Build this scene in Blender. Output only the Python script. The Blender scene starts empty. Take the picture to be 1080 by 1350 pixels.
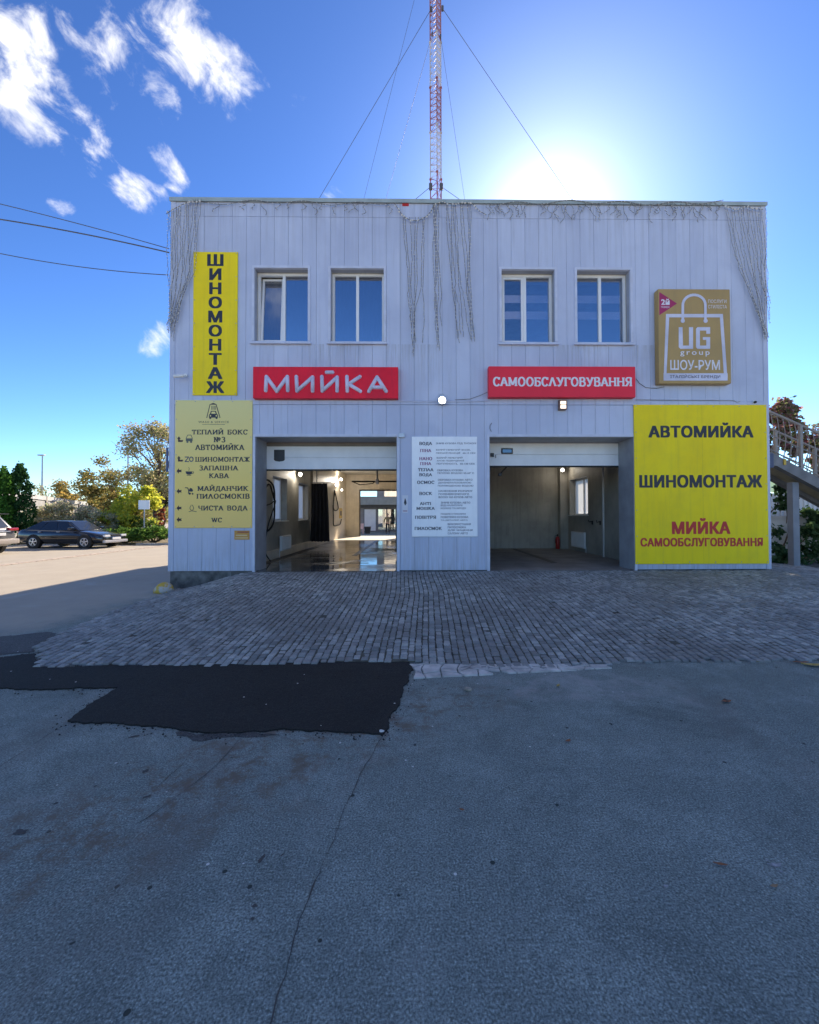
import bpy, bmesh, math, random
from math import sin, cos, tan, pi, radians, sqrt, atan2
from mathutils import Vector, Matrix, noise

random.seed(7)
C = bpy.context.scene.collection
S = bpy.context.scene

# ------------------------------------------------------------------ camera
FPX, PPX, PPY = 541.0, 554.1, 670.0          # focal length and principal point in pixels of the 1080x1350 photograph
YAW, PITCH, ROLL = radians(0.75), radians(1.0), radians(-0.12)
cam_d = bpy.data.cameras.new("camera")
cam = bpy.data.objects.new("camera", cam_d); C.objects.link(cam)
cam_d.sensor_fit = 'HORIZONTAL'; cam_d.sensor_width = 36
cam_d.lens = 36 * FPX / 1080
cam_d.shift_x = (540 - PPX) / 1080; cam_d.shift_y = (PPY - 675) / 1080
cam_d.clip_start = 0.05; cam_d.clip_end = 5000
RC = Matrix.Rotation(-YAW, 3, 'Z') @ Matrix.Rotation(pi/2 + PITCH, 3, 'X') @ Matrix.Rotation(ROLL, 3, 'Z')
cam.matrix_world = Matrix.Translation((0, 0, 1.6)) @ RC.to_4x4()
S.camera = cam
CAM = Vector((0, 0, 1.6))

# ------------------------------------------------------------------ light
SUN_AZ, SUN_EL = math.atan(0.33), radians(34.3)          # azimuth to the right of +Y
sd = bpy.data.lights.new("sun", 'SUN'); sun = bpy.data.objects.new("sun", sd); C.objects.link(sun)
sd.energy = 4.6; sd.angle = radians(0.53); sd.color = (1.0, 0.83, 0.62)
sdir = Vector((sin(SUN_AZ)*cos(SUN_EL), cos(SUN_AZ)*cos(SUN_EL), sin(SUN_EL)))
sun.rotation_euler = sdir.to_track_quat('Z', 'Y').to_euler()
sun.location = (8, 30, 40)
W = bpy.data.worlds.new("World"); S.world = W; W.use_nodes = True
SKY_STRENGTH, SKY_CONTRAST, CLOUD_STRENGTH = 0.0445, 1.5, 0.66
S.view_settings.view_transform = 'Standard'; S.view_settings.look = 'None'
S.view_settings.exposure = 1.14; S.view_settings.gamma = 1.0
S.render.engine = 'CYCLES'
S.cycles.use_denoising = True
S.cycles.max_bounces = 8; S.cycles.transparent_max_bounces = 16
S.cycles.sample_clamp_indirect = 6

def world_nodes():
    nt = W.node_tree; nt.nodes.clear(); N = nt.nodes.new; L = nt.links.new
    out = N('ShaderNodeOutputWorld')
    sky = N('ShaderNodeTexSky'); sky.sky_type = 'NISHITA'; sky.sun_disc = False
    sky.sun_elevation = SUN_EL; sky.sun_rotation = SUN_AZ
    sky.altitude = 200; sky.air_density = 1.0; sky.dust_density = 0.26; sky.ozone_density = 5.5
    bg = N('ShaderNodeBackground'); bg.inputs['Strength'].default_value = SKY_STRENGTH
    gm = N('ShaderNodeGamma'); gm.inputs['Gamma'].default_value = SKY_CONTRAST     # the deep, clean blue of a dry autumn sky
    L(sky.outputs[0], gm.inputs[0]); L(gm.outputs[0], bg.inputs['Color'])
    tc = N('ShaderNodeTexCoord'); sp = N('ShaderNodeSeparateXYZ'); L(tc.outputs['Generated'], sp.inputs[0])
    def m(op, a, b=None, clamp=False):
        n = N('ShaderNodeMath'); n.operation = op; n.use_clamp = clamp
        for i, v in enumerate((a, b)):
            if v is None: continue
            if isinstance(v, (int, float)): n.inputs[i].default_value = v
            else: L(v, n.inputs[i])
        return n.outputs[0]
    yy = m('MAXIMUM', sp.outputs[1], 0.02)
    u = m('DIVIDE', sp.outputs[0], yy); v = m('DIVIDE', sp.outputs[2], yy)
    # every cloud is an ellipse of sky direction (centre, half axes, tilt) broken up by drawn-out noise
    def q(px, py): return ((px - 547) / 541, (680 - py) / 541)
    clouds = [(45, 120, 120, 40, -47, 1.05), (5, 25, 75, 48, -40, 1.0), (252, 55, 95, 44, -50, 1.12), (60, 165, 70, 26, -30, .9),
              (118, 45, 85, 24, -55, .72), (205, 105, 65, 24, -52, .75), (135, 115, 55, 18, -50, .7), (172, 248, 36, 22, -35, 1.0), (160, 70, 95, 32, -52, .68), (95, 20, 70, 28, -45, .75), (100, 170, 50, 22, -45, .8),
              (215, 208, 38, 16, -48, .95), (80, 273, 20, 12, -25, .9), (206, 446, 30, 20, 0, 1.0), (303, 152, 16, 12, -50, .75), (195, 190, 30, 10, -50, .6),
              (280, 110, 60, 30, -50, .7), (470, 235, 120, 30, 60, .22), (335, 240, 90, 30, 60, .2)]
    total = None
    for (cx, cy, ra, rb, ang, amp) in clouds:
        uc, vc = q(cx, cy); a = radians(ang); ra *= 1.14/541; rb *= 1.2/541
        du = m('SUBTRACT', u, uc); dv = m('SUBTRACT', v, vc)
        e1 = m('DIVIDE', m('ADD', m('MULTIPLY', du, cos(a)), m('MULTIPLY', dv, sin(a))), ra)
        e2 = m('DIVIDE', m('SUBTRACT', m('MULTIPLY', dv, cos(a)), m('MULTIPLY', du, sin(a))), rb)
        r2 = m('ADD', m('MULTIPLY', e1, e1), m('MULTIPLY', e2, e2))
        f = m('MULTIPLY', m('SUBTRACT', 1.0, m('MULTIPLY', r2, 0.5), True), amp)
        total = f if total is None else m('MAXIMUM', total, f)
    cb = N('ShaderNodeCombineXYZ'); L(u, cb.inputs[0]); L(v, cb.inputs[1])
    mp = N('ShaderNodeMapping'); mp.inputs['Rotation'].default_value = (0, 0, radians(50)); mp.inputs['Scale'].default_value = (1, 1, 1)
    L(cb.outputs[0], mp.inputs[0])
    mp2 = N('ShaderNodeMapping'); mp2.inputs['Scale'].default_value = (0.82, 1.28, 1); L(mp.outputs[0], mp2.inputs[0])
    nz = N('ShaderNodeTexNoise'); nz.inputs['Scale'].default_value = 7.5; nz.inputs['Detail'].default_value = 9; nz.inputs['Roughness'].default_value = 0.62
    nz.inputs['Distortion'].default_value = 0.35
    L(mp2.outputs[0], nz.inputs[0])
    nc = N('ShaderNodeTexNoise'); nc.inputs['Scale'].default_value = 3.1; nc.inputs['Detail'].default_value = 3; L(mp2.outputs[0], nc.inputs[0])
    n1 = m('ADD', m('MULTIPLY', m('SUBTRACT', nz.outputs[0], 0.5), 2.9), m('MULTIPLY', m('SUBTRACT', nc.outputs[0], 0.5), 1.3))
    dens = m('ADD', m('SUBTRACT', total, 0.60), n1)
    dens = m('MINIMUM', dens, m('MULTIPLY', m('SUBTRACT', total, 0.02), 2.0))
    mr = N('ShaderNodeMapRange'); mr.interpolation_type = 'SMOOTHSTEP'
    mr.inputs['From Min'].default_value = -0.06; mr.inputs['From Max'].default_value = 0.82
    L(dens, mr.inputs['Value'])
    front = m('GREATER_THAN', sp.outputs[1], 0.03)
    # unseen broken cloud over and behind the camera, added to fill the shade
    zz = m('ADD', m('ABSOLUTE', sp.outputs[2]), 0.08); cb2 = N('ShaderNodeCombineXYZ'); L(m('DIVIDE', sp.outputs[0], zz), cb2.inputs[0]); L(m('DIVIDE', sp.outputs[1], zz), cb2.inputs[1])
    n2 = N('ShaderNodeTexNoise'); n2.inputs['Scale'].default_value = 2.6; n2.inputs['Detail'].default_value = 7; n2.inputs['Roughness'].default_value = 0.55; L(cb2.outputs[0], n2.inputs[0])
    def sstep(sock, a, b):
        q_ = N('ShaderNodeMapRange'); q_.interpolation_type = 'SMOOTHSTEP'; q_.inputs['From Min'].default_value = a; q_.inputs['From Max'].default_value = b; L(sock, q_.inputs['Value']); return q_.outputs[0]
    high = m('MULTIPLY', m('MULTIPLY', sstep(n2.outputs[0], 0.46, 0.62), sstep(sp.outputs[1], 0.30, 0.05)), sstep(sp.outputs[2], 0.50, 0.68))
    fac = m('MAXIMUM', m('MULTIPLY', m('MULTIPLY', mr.outputs[0], front), 0.96), m('MULTIPLY', high, 0.64))
    bc = N('ShaderNodeBackground'); bc.inputs['Color'].default_value = (1.0, 0.985, 0.97, 1); bc.inputs['Strength'].default_value = CLOUD_STRENGTH
    vd = N('ShaderNodeVectorMath'); vd.operation = 'DOT_PRODUCT'; L(tc.outputs['Generated'], vd.inputs[0]); vd.inputs[1].default_value = sdir
    dp = m('MAXIMUM', vd.outputs['Value'], 0.0)
    au = N('ShaderNodeBackground'); au.inputs['Color'].default_value = (1.0, 0.97, 0.93, 1)          # circumsolar aureole of thin haze
    L(m('ADD', m('MULTIPLY', m('POWER', dp, 300.0), 0.42), m('MULTIPLY', m('POWER', dp, 40.0), 0.12)), au.inputs['Strength'])
    ads = N('ShaderNodeAddShader'); L(bg.outputs[0], ads.inputs[0]); L(au.outputs[0], ads.inputs[1])
    mx = N('ShaderNodeMixShader'); L(fac, mx.inputs[0]); L(ads.outputs[0], mx.inputs[1]); L(bc.outputs[0], mx.inputs[2])
    L(mx.outputs[0], out.inputs[0])
world_nodes()

# ------------------------------------------------------------------ coordinates
D = 9.1                                                    # distance of the facade plane
def ray(px, py):
    return RC @ Vector(((px - PPX)/FPX, (PPY - py)/FPX, -1.0))
def P(px, py, y=D):                                        # point of a facade-parallel plane behind a photo pixel
    d = ray(px, py); return CAM + d * (y / d.y)
def PX(px, y=D, py=600): return P(px, py, y).x
def PZ(py, y=D, px=547): return P(px, py, y).z
def G(px, py, z=0.0):                                      # point of a level plane behind a photo pixel
    d = ray(px, py); return CAM + d * ((z - CAM.z) / d.z)

# ------------------------------------------------------------------ mesh helpers
class MB:
    def __init__(s): s.v = []; s.f = []; s.smooth = False
    def add(s, vs, fs):
        o = len(s.v); s.v += [tuple(p) for p in vs]; s.f += [tuple(i + o for i in f) for f in fs]; return s
    def box(s, x0, x1, y0, y1, z0, z1, skip=''):
        v = [(x0,y0,z0),(x1,y0,z0),(x1,y1,z0),(x0,y1,z0),(x0,y0,z1),(x1,y0,z1),(x1,y1,z1),(x0,y1,z1)]
        F = {'b':(0,3,2,1),'t':(4,5,6,7),'f':(0,1,5,4),'k':(2,3,7,6),'l':(3,0,4,7),'r':(1,2,6,5)}
        return s.add(v, [F[k] for k in F if k not in skip])
    def bbox(s, x0, x1, y0, y1, z0, z1, b=0.01):            # box with chamfered edges
        bm = bmesh.new(); bmesh.ops.create_cube(bm, size=1)
        for v in bm.verts:
            v.co = Vector(((x0+x1)/2 + v.co.x*(x1-x0), (y0+y1)/2 + v.co.y*(y1-y0), (z0+z1)/2 + v.co.z*(z1-z0)))
        bmesh.ops.bevel(bm, geom=bm.edges[:], offset=b, segments=2, affect='EDGES', profile=0.7)
        return s.bm(bm)
    def bm(s, bm):
        bm.verts.index_update(); s.add([v.co[:] for v in bm.verts], [[v.index for v in f.verts] for f in bm.faces]); bm.free(); return s
    def quad(s, a, b, c, d): return s.add([a, b, c, d], [(0, 1, 2, 3)])
    def poly(s, pts): return s.add(pts, [tuple(range(len(pts)))])
    def prism(s, pts, y0, y1):                              # pts in XZ, extruded in Y
        n = len(pts)
        return s.add([(x, y0, z) for x, z in pts] + [(x, y1, z) for x, z in pts],
                     [tuple(range(n)), tuple(range(2*n-1, n-1, -1))] + [(i, i+n, (i+1) % n + n, (i+1) % n) for i in range(n)])
    def prismz(s, pts, z0, z1):                             # pts in XY, extruded in Z
        n = len(pts)
        return s.add([(x, y, z0) for x, y in pts] + [(x, y, z1) for x, y in pts],
                     [tuple(range(n-1, -1, -1)), tuple(range(n, 2*n))] + [(i, (i+1) % n, (i+1) % n + n, i+n) for i in range(n)])
    def tube(s, pts, r, n=6, caps=True, close=False):
        pts = [Vector(p) for p in pts]; m = len(pts); rs = r if isinstance(r, (list, tuple)) else [r]*m
        ring = []; up = None
        for i, p in enumerate(pts):
            t = (pts[(i+1) % m] - pts[i-1]) if close else (pts[min(i+1, m-1)] - pts[max(i-1, 0)])
            t = t.normalized() if t.length > 1e-9 else Vector((0, 0, 1))
            if up is None: up = Vector((0, 0, 1)) if abs(t.z) < 0.9 else Vector((1, 0, 0))
            a = t.cross(up)
            a = a.normalized() if a.length > 1e-6 else t.orthogonal().normalized()
            b = a.cross(t).normalized(); up = b
            ring.append([p + (a*cos(2*pi*k/n) + b*sin(2*pi*k/n))*rs[i] for k in range(n)])
        vs = [q for rg in ring for q in rg]; fs = []
        for i in range(m if close else m-1):
            j = (i+1) % m
            fs += [(i*n+k, i*n+(k+1) % n, j*n+(k+1) % n, j*n+k) for k in range(n)]
        if caps and not close: fs += [tuple(range(n-1, -1, -1)), tuple(range((m-1)*n, m*n))]
        return s.add(vs, fs)
    def ball(s, c, r, n=8, sz=1.0):
        rg = n//2; vs = []; fs = []
        for i in range(1, rg):
            a = pi*i/rg
            vs += [(c[0]+r*sin(a)*cos(2*pi*k/n), c[1]+r*sin(a)*sin(2*pi*k/n), c[2]+r*cos(a)*sz) for k in range(n)]
        vs += [(c[0], c[1], c[2]+r*sz), (c[0], c[1], c[2]-r*sz)]; t = len(vs)-2; b = t+1
        for i in range(rg-2): fs += [(i*n+k, (i+1)*n+k, (i+1)*n+(k+1) % n, i*n+(k+1) % n) for k in range(n)]
        fs += [(t, k, (k+1) % n) for k in range(n)] + [(b, (rg-2)*n+(k+1) % n, (rg-2)*n+k) for k in range(n)]
        return s.add(vs, fs)
    def lathe(s, prof, n=16, axis='Z', c=(0, 0, 0), caps=True):        # prof: (r, h)
        vs = []
        for r, h in prof:
            for k in range(n):
                a = 2*pi*k/n; x, y = r*cos(a), r*sin(a)
                vs.append({'Z': (c[0]+x, c[1]+y, c[2]+h), 'Y': (c[0]+x, c[1]+h, c[2]+y), 'X': (c[0]+h, c[1]+x, c[2]+y)}[axis])
        m = len(prof)
        fs = [(i*n+k, i*n+(k+1) % n, (i+1)*n+(k+1) % n, (i+1)*n+k) for i in range(m-1) for k in range(n)]
        if caps: fs += [tuple(range(n-1, -1, -1)), tuple(range((m-1)*n, m*n))]
        return s.add(vs, fs)
    def build(s, name, mat, parent=None, local=False, origin=None, smooth=False, recalc=True):
        off = Vector((0, 0, 0))
        if origin is not None: off = Vector(origin)
        elif parent is not None and not local:
            r = parent
            while r.parent: r = r.parent
            off = Vector(r.location)
        me = bpy.data.meshes.new(name)
        me.from_pydata([(x-off.x, y-off.y, z-off.z) for x, y, z in s.v], [], s.f)
        if recalc:
            bm = bmesh.new(); bm.from_mesh(me); bmesh.ops.recalc_face_normals(bm, faces=bm.faces[:]); bm.to_mesh(me); bm.free()
        me.materials.append(mat)
        if smooth or s.smooth: me.polygons.foreach_set('use_smooth', [True]*len(me.polygons))
        o = bpy.data.objects.new(name, me); C.objects.link(o)
        if parent is not None: o.parent = parent
        if origin is not None: o.location = off
        return o

def tag(o, label=None, cat=None, group=None, kind=None):
    for k, v in (('label', label), ('category', cat), ('group', group), ('kind', kind)):
        if v: o[k] = v
    return o
def thing(name, label, cat, loc=(0, 0, 0), group=None, rz=0):
    o = bpy.data.objects.new(name, None); C.objects.link(o); o.location = loc; o.rotation_euler[2] = rz
    o.empty_display_size = 0.2
    return tag(o, label, cat, group)
def copy_tree(o, parent=None):
    c = o.copy(); C.objects.link(c); c.parent = parent
    for ch in list(o.children): copy_tree(ch, c)
    return c
def struct(name, mb, mat, **k):
    return tag(mb.build(name, mat, **k), kind='structure')

# ------------------------------------------------------------------ materials
def new_mat(name):
    m = bpy.data.materials.new(name); m.use_nodes = True
    nt = m.node_tree; b = nt.nodes['Principled BSDF']
    return m, nt, b
def col(c): return (c[0], c[1], c[2], 1)
def coords(nt, scale=(1, 1, 1), which='Object'):
    tc = nt.nodes.new('ShaderNodeTexCoord'); mp = nt.nodes.new('ShaderNodeMapping'); mp.inputs['Scale'].default_value = scale
    nt.links.new(tc.outputs[which], mp.inputs[0]); return mp.outputs[0]
def noise_tex(nt, vec, scale, detail=4, rough=0.55, dist=0):
    n = nt.nodes.new('ShaderNodeTexNoise'); n.inputs['Scale'].default_value = scale; n.inputs['Detail'].default_value = detail
    n.inputs['Roughness'].default_value = rough; n.inputs['Distortion'].default_value = dist
    nt.links.new(vec, n.inputs[0]); return n.outputs[0]
def ramp(nt, fac, stops):
    r = nt.nodes.new('ShaderNodeValToRGB'); nt.links.new(fac, r.inputs[0]); e = r.color_ramp.elements
    while len(e) < len(stops): e.new(0.5)
    for i, (p, c) in enumerate(stops):
        e[i].position = p; e[i].color = col(c) if isinstance(c, (tuple, list)) else (c, c, c, 1)
    return r.outputs[0]
def mixc(nt, fac, a, b, mode='MIX'):
    m = nt.nodes.new('ShaderNodeMix'); m.data_type = 'RGBA'; m.blend_type = mode
    for i, v in ((0, fac), (6, a), (7, b)):
        if isinstance(v, (int, float)): m.inputs[i].default_value = v
        elif isinstance(v, tuple): m.inputs[i].default_value = col(v)
        else: nt.links.new(v, m.inputs[i])
    return m.outputs[2]
def bump(nt, b, h, strength=0.3, dist=0.01):
    n = nt.nodes.new('ShaderNodeBump'); n.inputs['Strength'].default_value = strength; n.inputs['Distance'].default_value = dist
    nt.links.new(h, n.inputs['Height']); nt.links.new(n.outputs[0], b.inputs['Normal']); return n
def pmat(name, c, rough=0.6, var=0.12, scale=2.0, bmp=0.0, bscale=60, metal=0.0, stretch=(1, 1, 1), spec=0.5, coat=0):
    m, nt, b = new_mat(name)
    v = coords(nt, stretch); f = noise_tex(nt, v, scale, 6)
    lo = tuple(max(0, x*(1-var*1.6)) for x in c); hi = tuple(min(1, x*(1+var*1.2)) for x in c)
    nt.links.new(ramp(nt, f, [(0.3, lo), (0.7, hi)]), b.inputs['Base Color'])
    b.inputs['Roughness'].default_value = rough; b.inputs['Metallic'].default_value = metal
    b.inputs['Specular IOR Level'].default_value = spec
    if coat: b.inputs['Coat Weight'].default_value = coat; b.inputs['Coat Roughness'].default_value = 0.05
    if bmp: bump(nt, b, noise_tex(nt, v, bscale, 3), bmp, 0.01 if bscale > 10 else 0.05)
    return m
def emat(name, c, strength):
    m, nt, b = new_mat(name)
    b.inputs['Emission Color'].default_value = col(c); b.inputs['Emission Strength'].default_value = strength
    b.inputs['Base Color'].default_value = col(c); return m
def leaf_mat(name, cols, trans=0.35):
    m, nt, b = new_mat(name)
    g = nt.nodes.new('ShaderNodeNewGeometry')
    n = len(cols); c = ramp(nt, g.outputs['Random Per Island'], [((i+0.5)/n, x) for i, x in enumerate(cols)])
    d = nt.nodes.new('ShaderNodeBsdfDiffuse'); t = nt.nodes.new('ShaderNodeBsdfTranslucent')
    nt.links.new(c, d.inputs[0]); nt.links.new(c, t.inputs[0])
    mx = nt.nodes.new('ShaderNodeMixShader'); mx.inputs[0].default_value = trans
    nt.links.new(d.outputs[0], mx.inputs[1]); nt.links.new(t.outputs[0], mx.inputs[2])
    nt.links.new(mx.outputs[0], nt.nodes['Material Output'].inputs[0]); nt.nodes.remove(b)
    return m

def asphalt_mat(name, base, light, fine=1.0, worn=0.5, rough=0.85, sparkle=True):
    m, nt, b = new_mat(name); L = nt.links.new
    v = coords(nt)
    big = noise_tex(nt, v, 0.35, 5, 0.6, 0.4); mid = noise_tex(nt, v, 2.2, 7, 0.7, 0.2)
    fin = noise_tex(nt, v, 110, 2, 0.7); gr = noise_tex(nt, v, 34, 4, 0.8); gr2 = noise_tex(nt, v, 11, 6, 0.8)
    c = ramp(nt, big, [(0.3, base), (0.72, light)])
    c = mixc(nt, ramp(nt, mid, [(0.48, 0.0), (0.74, worn)]), c, tuple(min(1, x*1.7) for x in light))
    c = mixc(nt, ramp(nt, noise_tex(nt, v, 1.1, 7, 0.7, 0.6), [(0.30, 0.6), (0.46, 0.0)]), c, tuple(x*0.5 for x in base))
    c = mixc(nt, ramp(nt, gr2, [(0.34, 0.35*fine), (0.48, 0.0)]), c, tuple(x*0.45 for x in base))
    c = mixc(nt, ramp(nt, gr, [(0.34, 0.42*fine), (0.50, 0.0)]), c, tuple(x*0.38 for x in base))
    c = mixc(nt, ramp(nt, gr, [(0.56, 0.0), (0.72, 0.28*fine)]), c, tuple(min(1, x*1.9) for x in light))
    c = mixc(nt, ramp(nt, fin, [(0.36, 0.8*fine), (0.58, 0.0)]), c, tuple(x*0.3 for x in base))
    c = mixc(nt, ramp(nt, fin, [(0.60, 0.0), (0.74, 0.6*fine)]), c, tuple(min(1, x*2.1) for x in light))
    if sparkle:
        v2 = nt.nodes.new('ShaderNodeTexVoronoi'); v2.inputs['Scale'].default_value = 14; L(v, v2.inputs[0])
        h2 = nt.nodes.new('ShaderNodeSeparateColor'); L(v2.outputs['Color'], h2.inputs[0])
        for ch, th, size, cc in ((1, 0.955, 0.11, (0.62, 0.62, 0.6)), (0, 0.95, 0.16, tuple(x*.2 for x in base))):
            pick = nt.nodes.new('ShaderNodeMath'); pick.operation = 'GREATER_THAN'; pick.inputs[1].default_value = th; L(h2.outputs[ch], pick.inputs[0])
            dd = nt.nodes.new('ShaderNodeMath'); dd.operation = 'LESS_THAN'; dd.inputs[1].default_value = size; L(v2.outputs['Distance'], dd.inputs[0])
            mm = nt.nodes.new('ShaderNodeMath'); mm.operation = 'MULTIPLY'; L(pick.outputs[0], mm.inputs[0]); L(dd.outputs[0], mm.inputs[1])
            c = mixc(nt, mm.outputs[0], c, cc)
    L(c, b.inputs['Base Color']); b.inputs['Roughness'].default_value = rough
    b.inputs['Specular IOR Level'].default_value = 0.3
    h = nt.nodes.new('ShaderNodeMath'); h.operation = 'ADD'; L(fin, h.inputs[0]); L(gr, h.inputs[1])
    bump(nt, b, h.outputs[0], 0.55*fine, 0.01)
    return m

M = {}
M['asphalt'] = asphalt_mat('asphalt', (0.215, 0.258, 0.245), (0.29, 0.342, 0.325))
M['lot'] = asphalt_mat('dusty_asphalt', (0.28, 0.26, 0.23), (0.36, 0.335, 0.3), 0.6, 0.4)
M['patch'] = asphalt_mat('fresh_asphalt', (0.020, 0.020, 0.020), (0.030, 0.030, 0.030), 0.9, 0.25, 0.85)
M['patch_old'] = asphalt_mat('older_patch', (0.075, 0.075, 0.075), (0.11, 0.11, 0.11), 1.0, 0.3, 0.75)
M['crack'] = pmat('crack', (0.075, 0.072, 0.068), 0.9)
M['mortar'] = pmat('mortar', (0.085, 0.085, 0.07), 0.95, 0.4, 6, 0.5)

def cobble_mat():
    m, nt, b = new_mat('granite_setts'); L = nt.links.new; v = coords(nt)
    g = nt.nodes.new('ShaderNodeNewGeometry')
    c = ramp(nt, g.outputs['Random Per Island'], [(0.0, (0.18, 0.19, 0.19)), (0.4, (0.29, 0.31, 0.315)), (0.75, (0.38, 0.40, 0.40)), (1.0, (0.52, 0.52, 0.51))])
    c = mixc(nt, ramp(nt, noise_tex(nt, v, 0.8, 6, 0.65), [(0.38, 0.75), (0.62, 0.0)]), c, (0.17, 0.17, 0.17))
    c = mixc(nt, ramp(nt, noise_tex(nt, v, 1.7, 6, 0.7), [(0.55, 0.0), (0.75, 0.55)]), c, (0.52, 0.50, 0.48))
    c = mixc(nt, ramp(nt, noise_tex(nt, v, 120, 2, 0.6), [(0.35, 0.5), (0.6, 0.0)]), c, (0.13, 0.13, 0.13))
    L(c, b.inputs['Base Color']); b.inputs['Roughness'].default_value = 0.62; bump(nt, b, noise_tex(nt, v, 70, 4), 0.6, 0.01)
    return m
M['cobble'] = cobble_mat()
M['slabstone'] = pmat('broken_stone', (0.52, 0.50, 0.48), 0.85, 0.25, 5, 0.5, 40)

def cladding_mat():
    m, nt, b = new_mat('painted_cladding'); L = nt.links.new; v = coords(nt)
    g = nt.nodes.new('ShaderNodeNewGeometry')
    c = ramp(nt, g.outputs['Random Per Island'], [(0.0, (0.51, 0.555, 0.69)), (1.0, (0.575, 0.62, 0.755))])
    vs = coords(nt, (5.5, 1, 0.35))
    c = mixc(nt, ramp(nt, noise_tex(nt, vs, 1.5, 7, 0.65), [(0.52, 0.0), (0.80, 0.6)]), c, (0.38, 0.40, 0.46))
    c = mixc(nt, ramp(nt, noise_tex(nt, v, 0.55, 6, 0.6, 0.5), [(0.44, 0.0), (0.66, 0.7)]), c, (0.43, 0.47, 0.61))
    c = mixc(nt, ramp(nt, noise_tex(nt, v, 30, 4, 0.7), [(0.60, 0.0), (0.8, 0.35)]), c, (0.38, 0.38, 0.42))
    sp = nt.nodes.new('ShaderNodeSeparateXYZ'); L(v, sp.inputs[0])
    mr = nt.nodes.new('ShaderNodeMapRange'); mr.inputs['From Min'].default_value = 1.3; mr.inputs['From Max'].default_value = 0.35; L(sp.outputs[2], mr.inputs['Value'])
    mu = nt.nodes.new('ShaderNodeMath'); mu.operation = 'MULTIPLY'; L(mr.outputs[0], mu.inputs[0]); L(ramp(nt, noise_tex(nt, vs, 4, 6, 0.7), [(0.42, 0.0), (0.66, 0.55)]), mu.inputs[1])
    def mth(op, a, c_):
        n = nt.nodes.new('ShaderNodeMath'); n.operation = op
        for i, q in enumerate((a, c_)):
            if isinstance(q, (int, float)): n.inputs[i].default_value = q
            else: L(q, n.inputs[i])
        return n.outputs[0]
    def mrr(sock, a, c_):
        n = nt.nodes.new('ShaderNodeMapRange'); n.inputs['From Min'].default_value = a; n.inputs['From Max'].default_value = c_; L(sock, n.inputs['Value']); return n.outputs[0]
    fall = mth('MULTIPLY', mrr(sp.outputs[2], 4.3, 5.35), mth('LESS_THAN', sp.outputs[2], 5.42))
    under = None
    for px0, px1 in ((332, 410), (433, 510), (657, 735), (757, 835)):
        a_, b_ = PX(px0, D, 450), PX(px1, D, 450); hw = (b_-a_)/2
        q = mrr(mth('ABSOLUTE', mth('SUBTRACT', sp.outputs[0], (a_+b_)/2), 0), hw+.05, hw-.12); under = q if under is None else mth('MAXIMUM', under, q)
    run = mth('MULTIPLY', mth('MULTIPLY', fall, under), ramp(nt, noise_tex(nt, coords(nt, (13, 1, .5)), 1.6, 6, .7), [(.44, 0.0), (.66, .7)]))
    c = mixc(nt, run, c, (0.33, 0.33, 0.35))
    top = mth('MULTIPLY', mrr(sp.outputs[2], 6.9, 8.5), ramp(nt, noise_tex(nt, coords(nt, (9, 1, .3)), 1.3, 6, .7), [(.44, 0.0), (.68, .6)]))
    c = mixc(nt, top, c, (0.36, 0.38, 0.44))
    c = mixc(nt, mu.outputs[0], c, (0.33, 0.31, 0.29))              # splash dirt at the foot of the wall
    L(c, b.inputs['Base Color'])
    L(ramp(nt, noise_tex(nt, v, 3, 4), [(0.3, 0.42), (0.7, 0.58)]), b.inputs['Roughness'])
    bump(nt, b, noise_tex(nt, coords(nt, (1, 1, 0.7)), 1.1, 1), 0.22, 0.03)
    return m
M['clad'] = cladding_mat()
M['joint'] = pmat('joint_backing', (0.36, 0.38, 0.44), 0.8)
M['trim'] = pmat('trim_metal', (0.58, 0.61, 0.72), 0.4, 0.08, 4)
M['coping'] = pmat('coping_metal', (0.36, 0.42, 0.41), 0.5, 0.1, 3)
M['reveal'] = pmat('reveal_metal', (0.30, 0.31, 0.34), 0.5, 0.12, 3)
M['pvc'] = pmat('white_pvc', (0.80, 0.80, 0.80), 0.35, 0.03)
M['plinth'] = pmat('plinth_stone', (0.12, 0.115, 0.11), 0.6, 0.5, 5, 0.2)
M['inner'] = pmat('bay_wall', (0.40, 0.38, 0.33), 0.55, 0.12, 1.2)
M['inner_tile'] = pmat('bay_tile', (0.66, 0.58, 0.46), 0.4, 0.08, 2)
M['ceiling'] = pmat('bay_ceiling', (0.42, 0.41, 0.38), 0.7, 0.1)
M['white'] = pmat('white_paint', (0.78, 0.78, 0.77), 0.5, 0.05)
M['panel'] = pmat('door_panel', (0.80, 0.80, 0.80), 0.45, 0.06, 2)
M['black'] = pmat('black_plastic', (0.015, 0.015, 0.018), 0.45, 0.2)
M['rubber'] = pmat('rubber', (0.018, 0.018, 0.018), 0.7, 0.2)
M['yellow'] = pmat('yellow_vinyl', (1.0, 0.74, 0.015), 0.5, 0.05, 1.2, .35, 1.3, stretch=(1, 1, .5), spec=0.2)
M['gold'] = None
M['red'] = pmat('red_vinyl', (0.88, 0.018, 0.045), 0.5, 0.07, 2, .25, 1.5, spec=0.2)
M['crimson'] = pmat('dark_red_vinyl', (0.55, 0.025, 0.022), 0.5, 0.05)
M['letter_dark'] = pmat('dark_lettering', (0.022, 0.026, 0.040), 0.5, 0.1)
M['letter_white'] = pmat('white_lettering', (0.78, 0.76, 0.80), 0.45, 0.03)
M['board'] = pmat('white_board', (0.93, 0.95, 0.98), 0.4, 0.04, 2)
M['tan'] = pmat('tan_vinyl', (0.44, 0.29, 0.10), 0.5, 0.05)
M['steel'] = pmat('steel', (0.45, 0.46, 0.48), 0.4, 0.1, metal=0.8)
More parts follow.
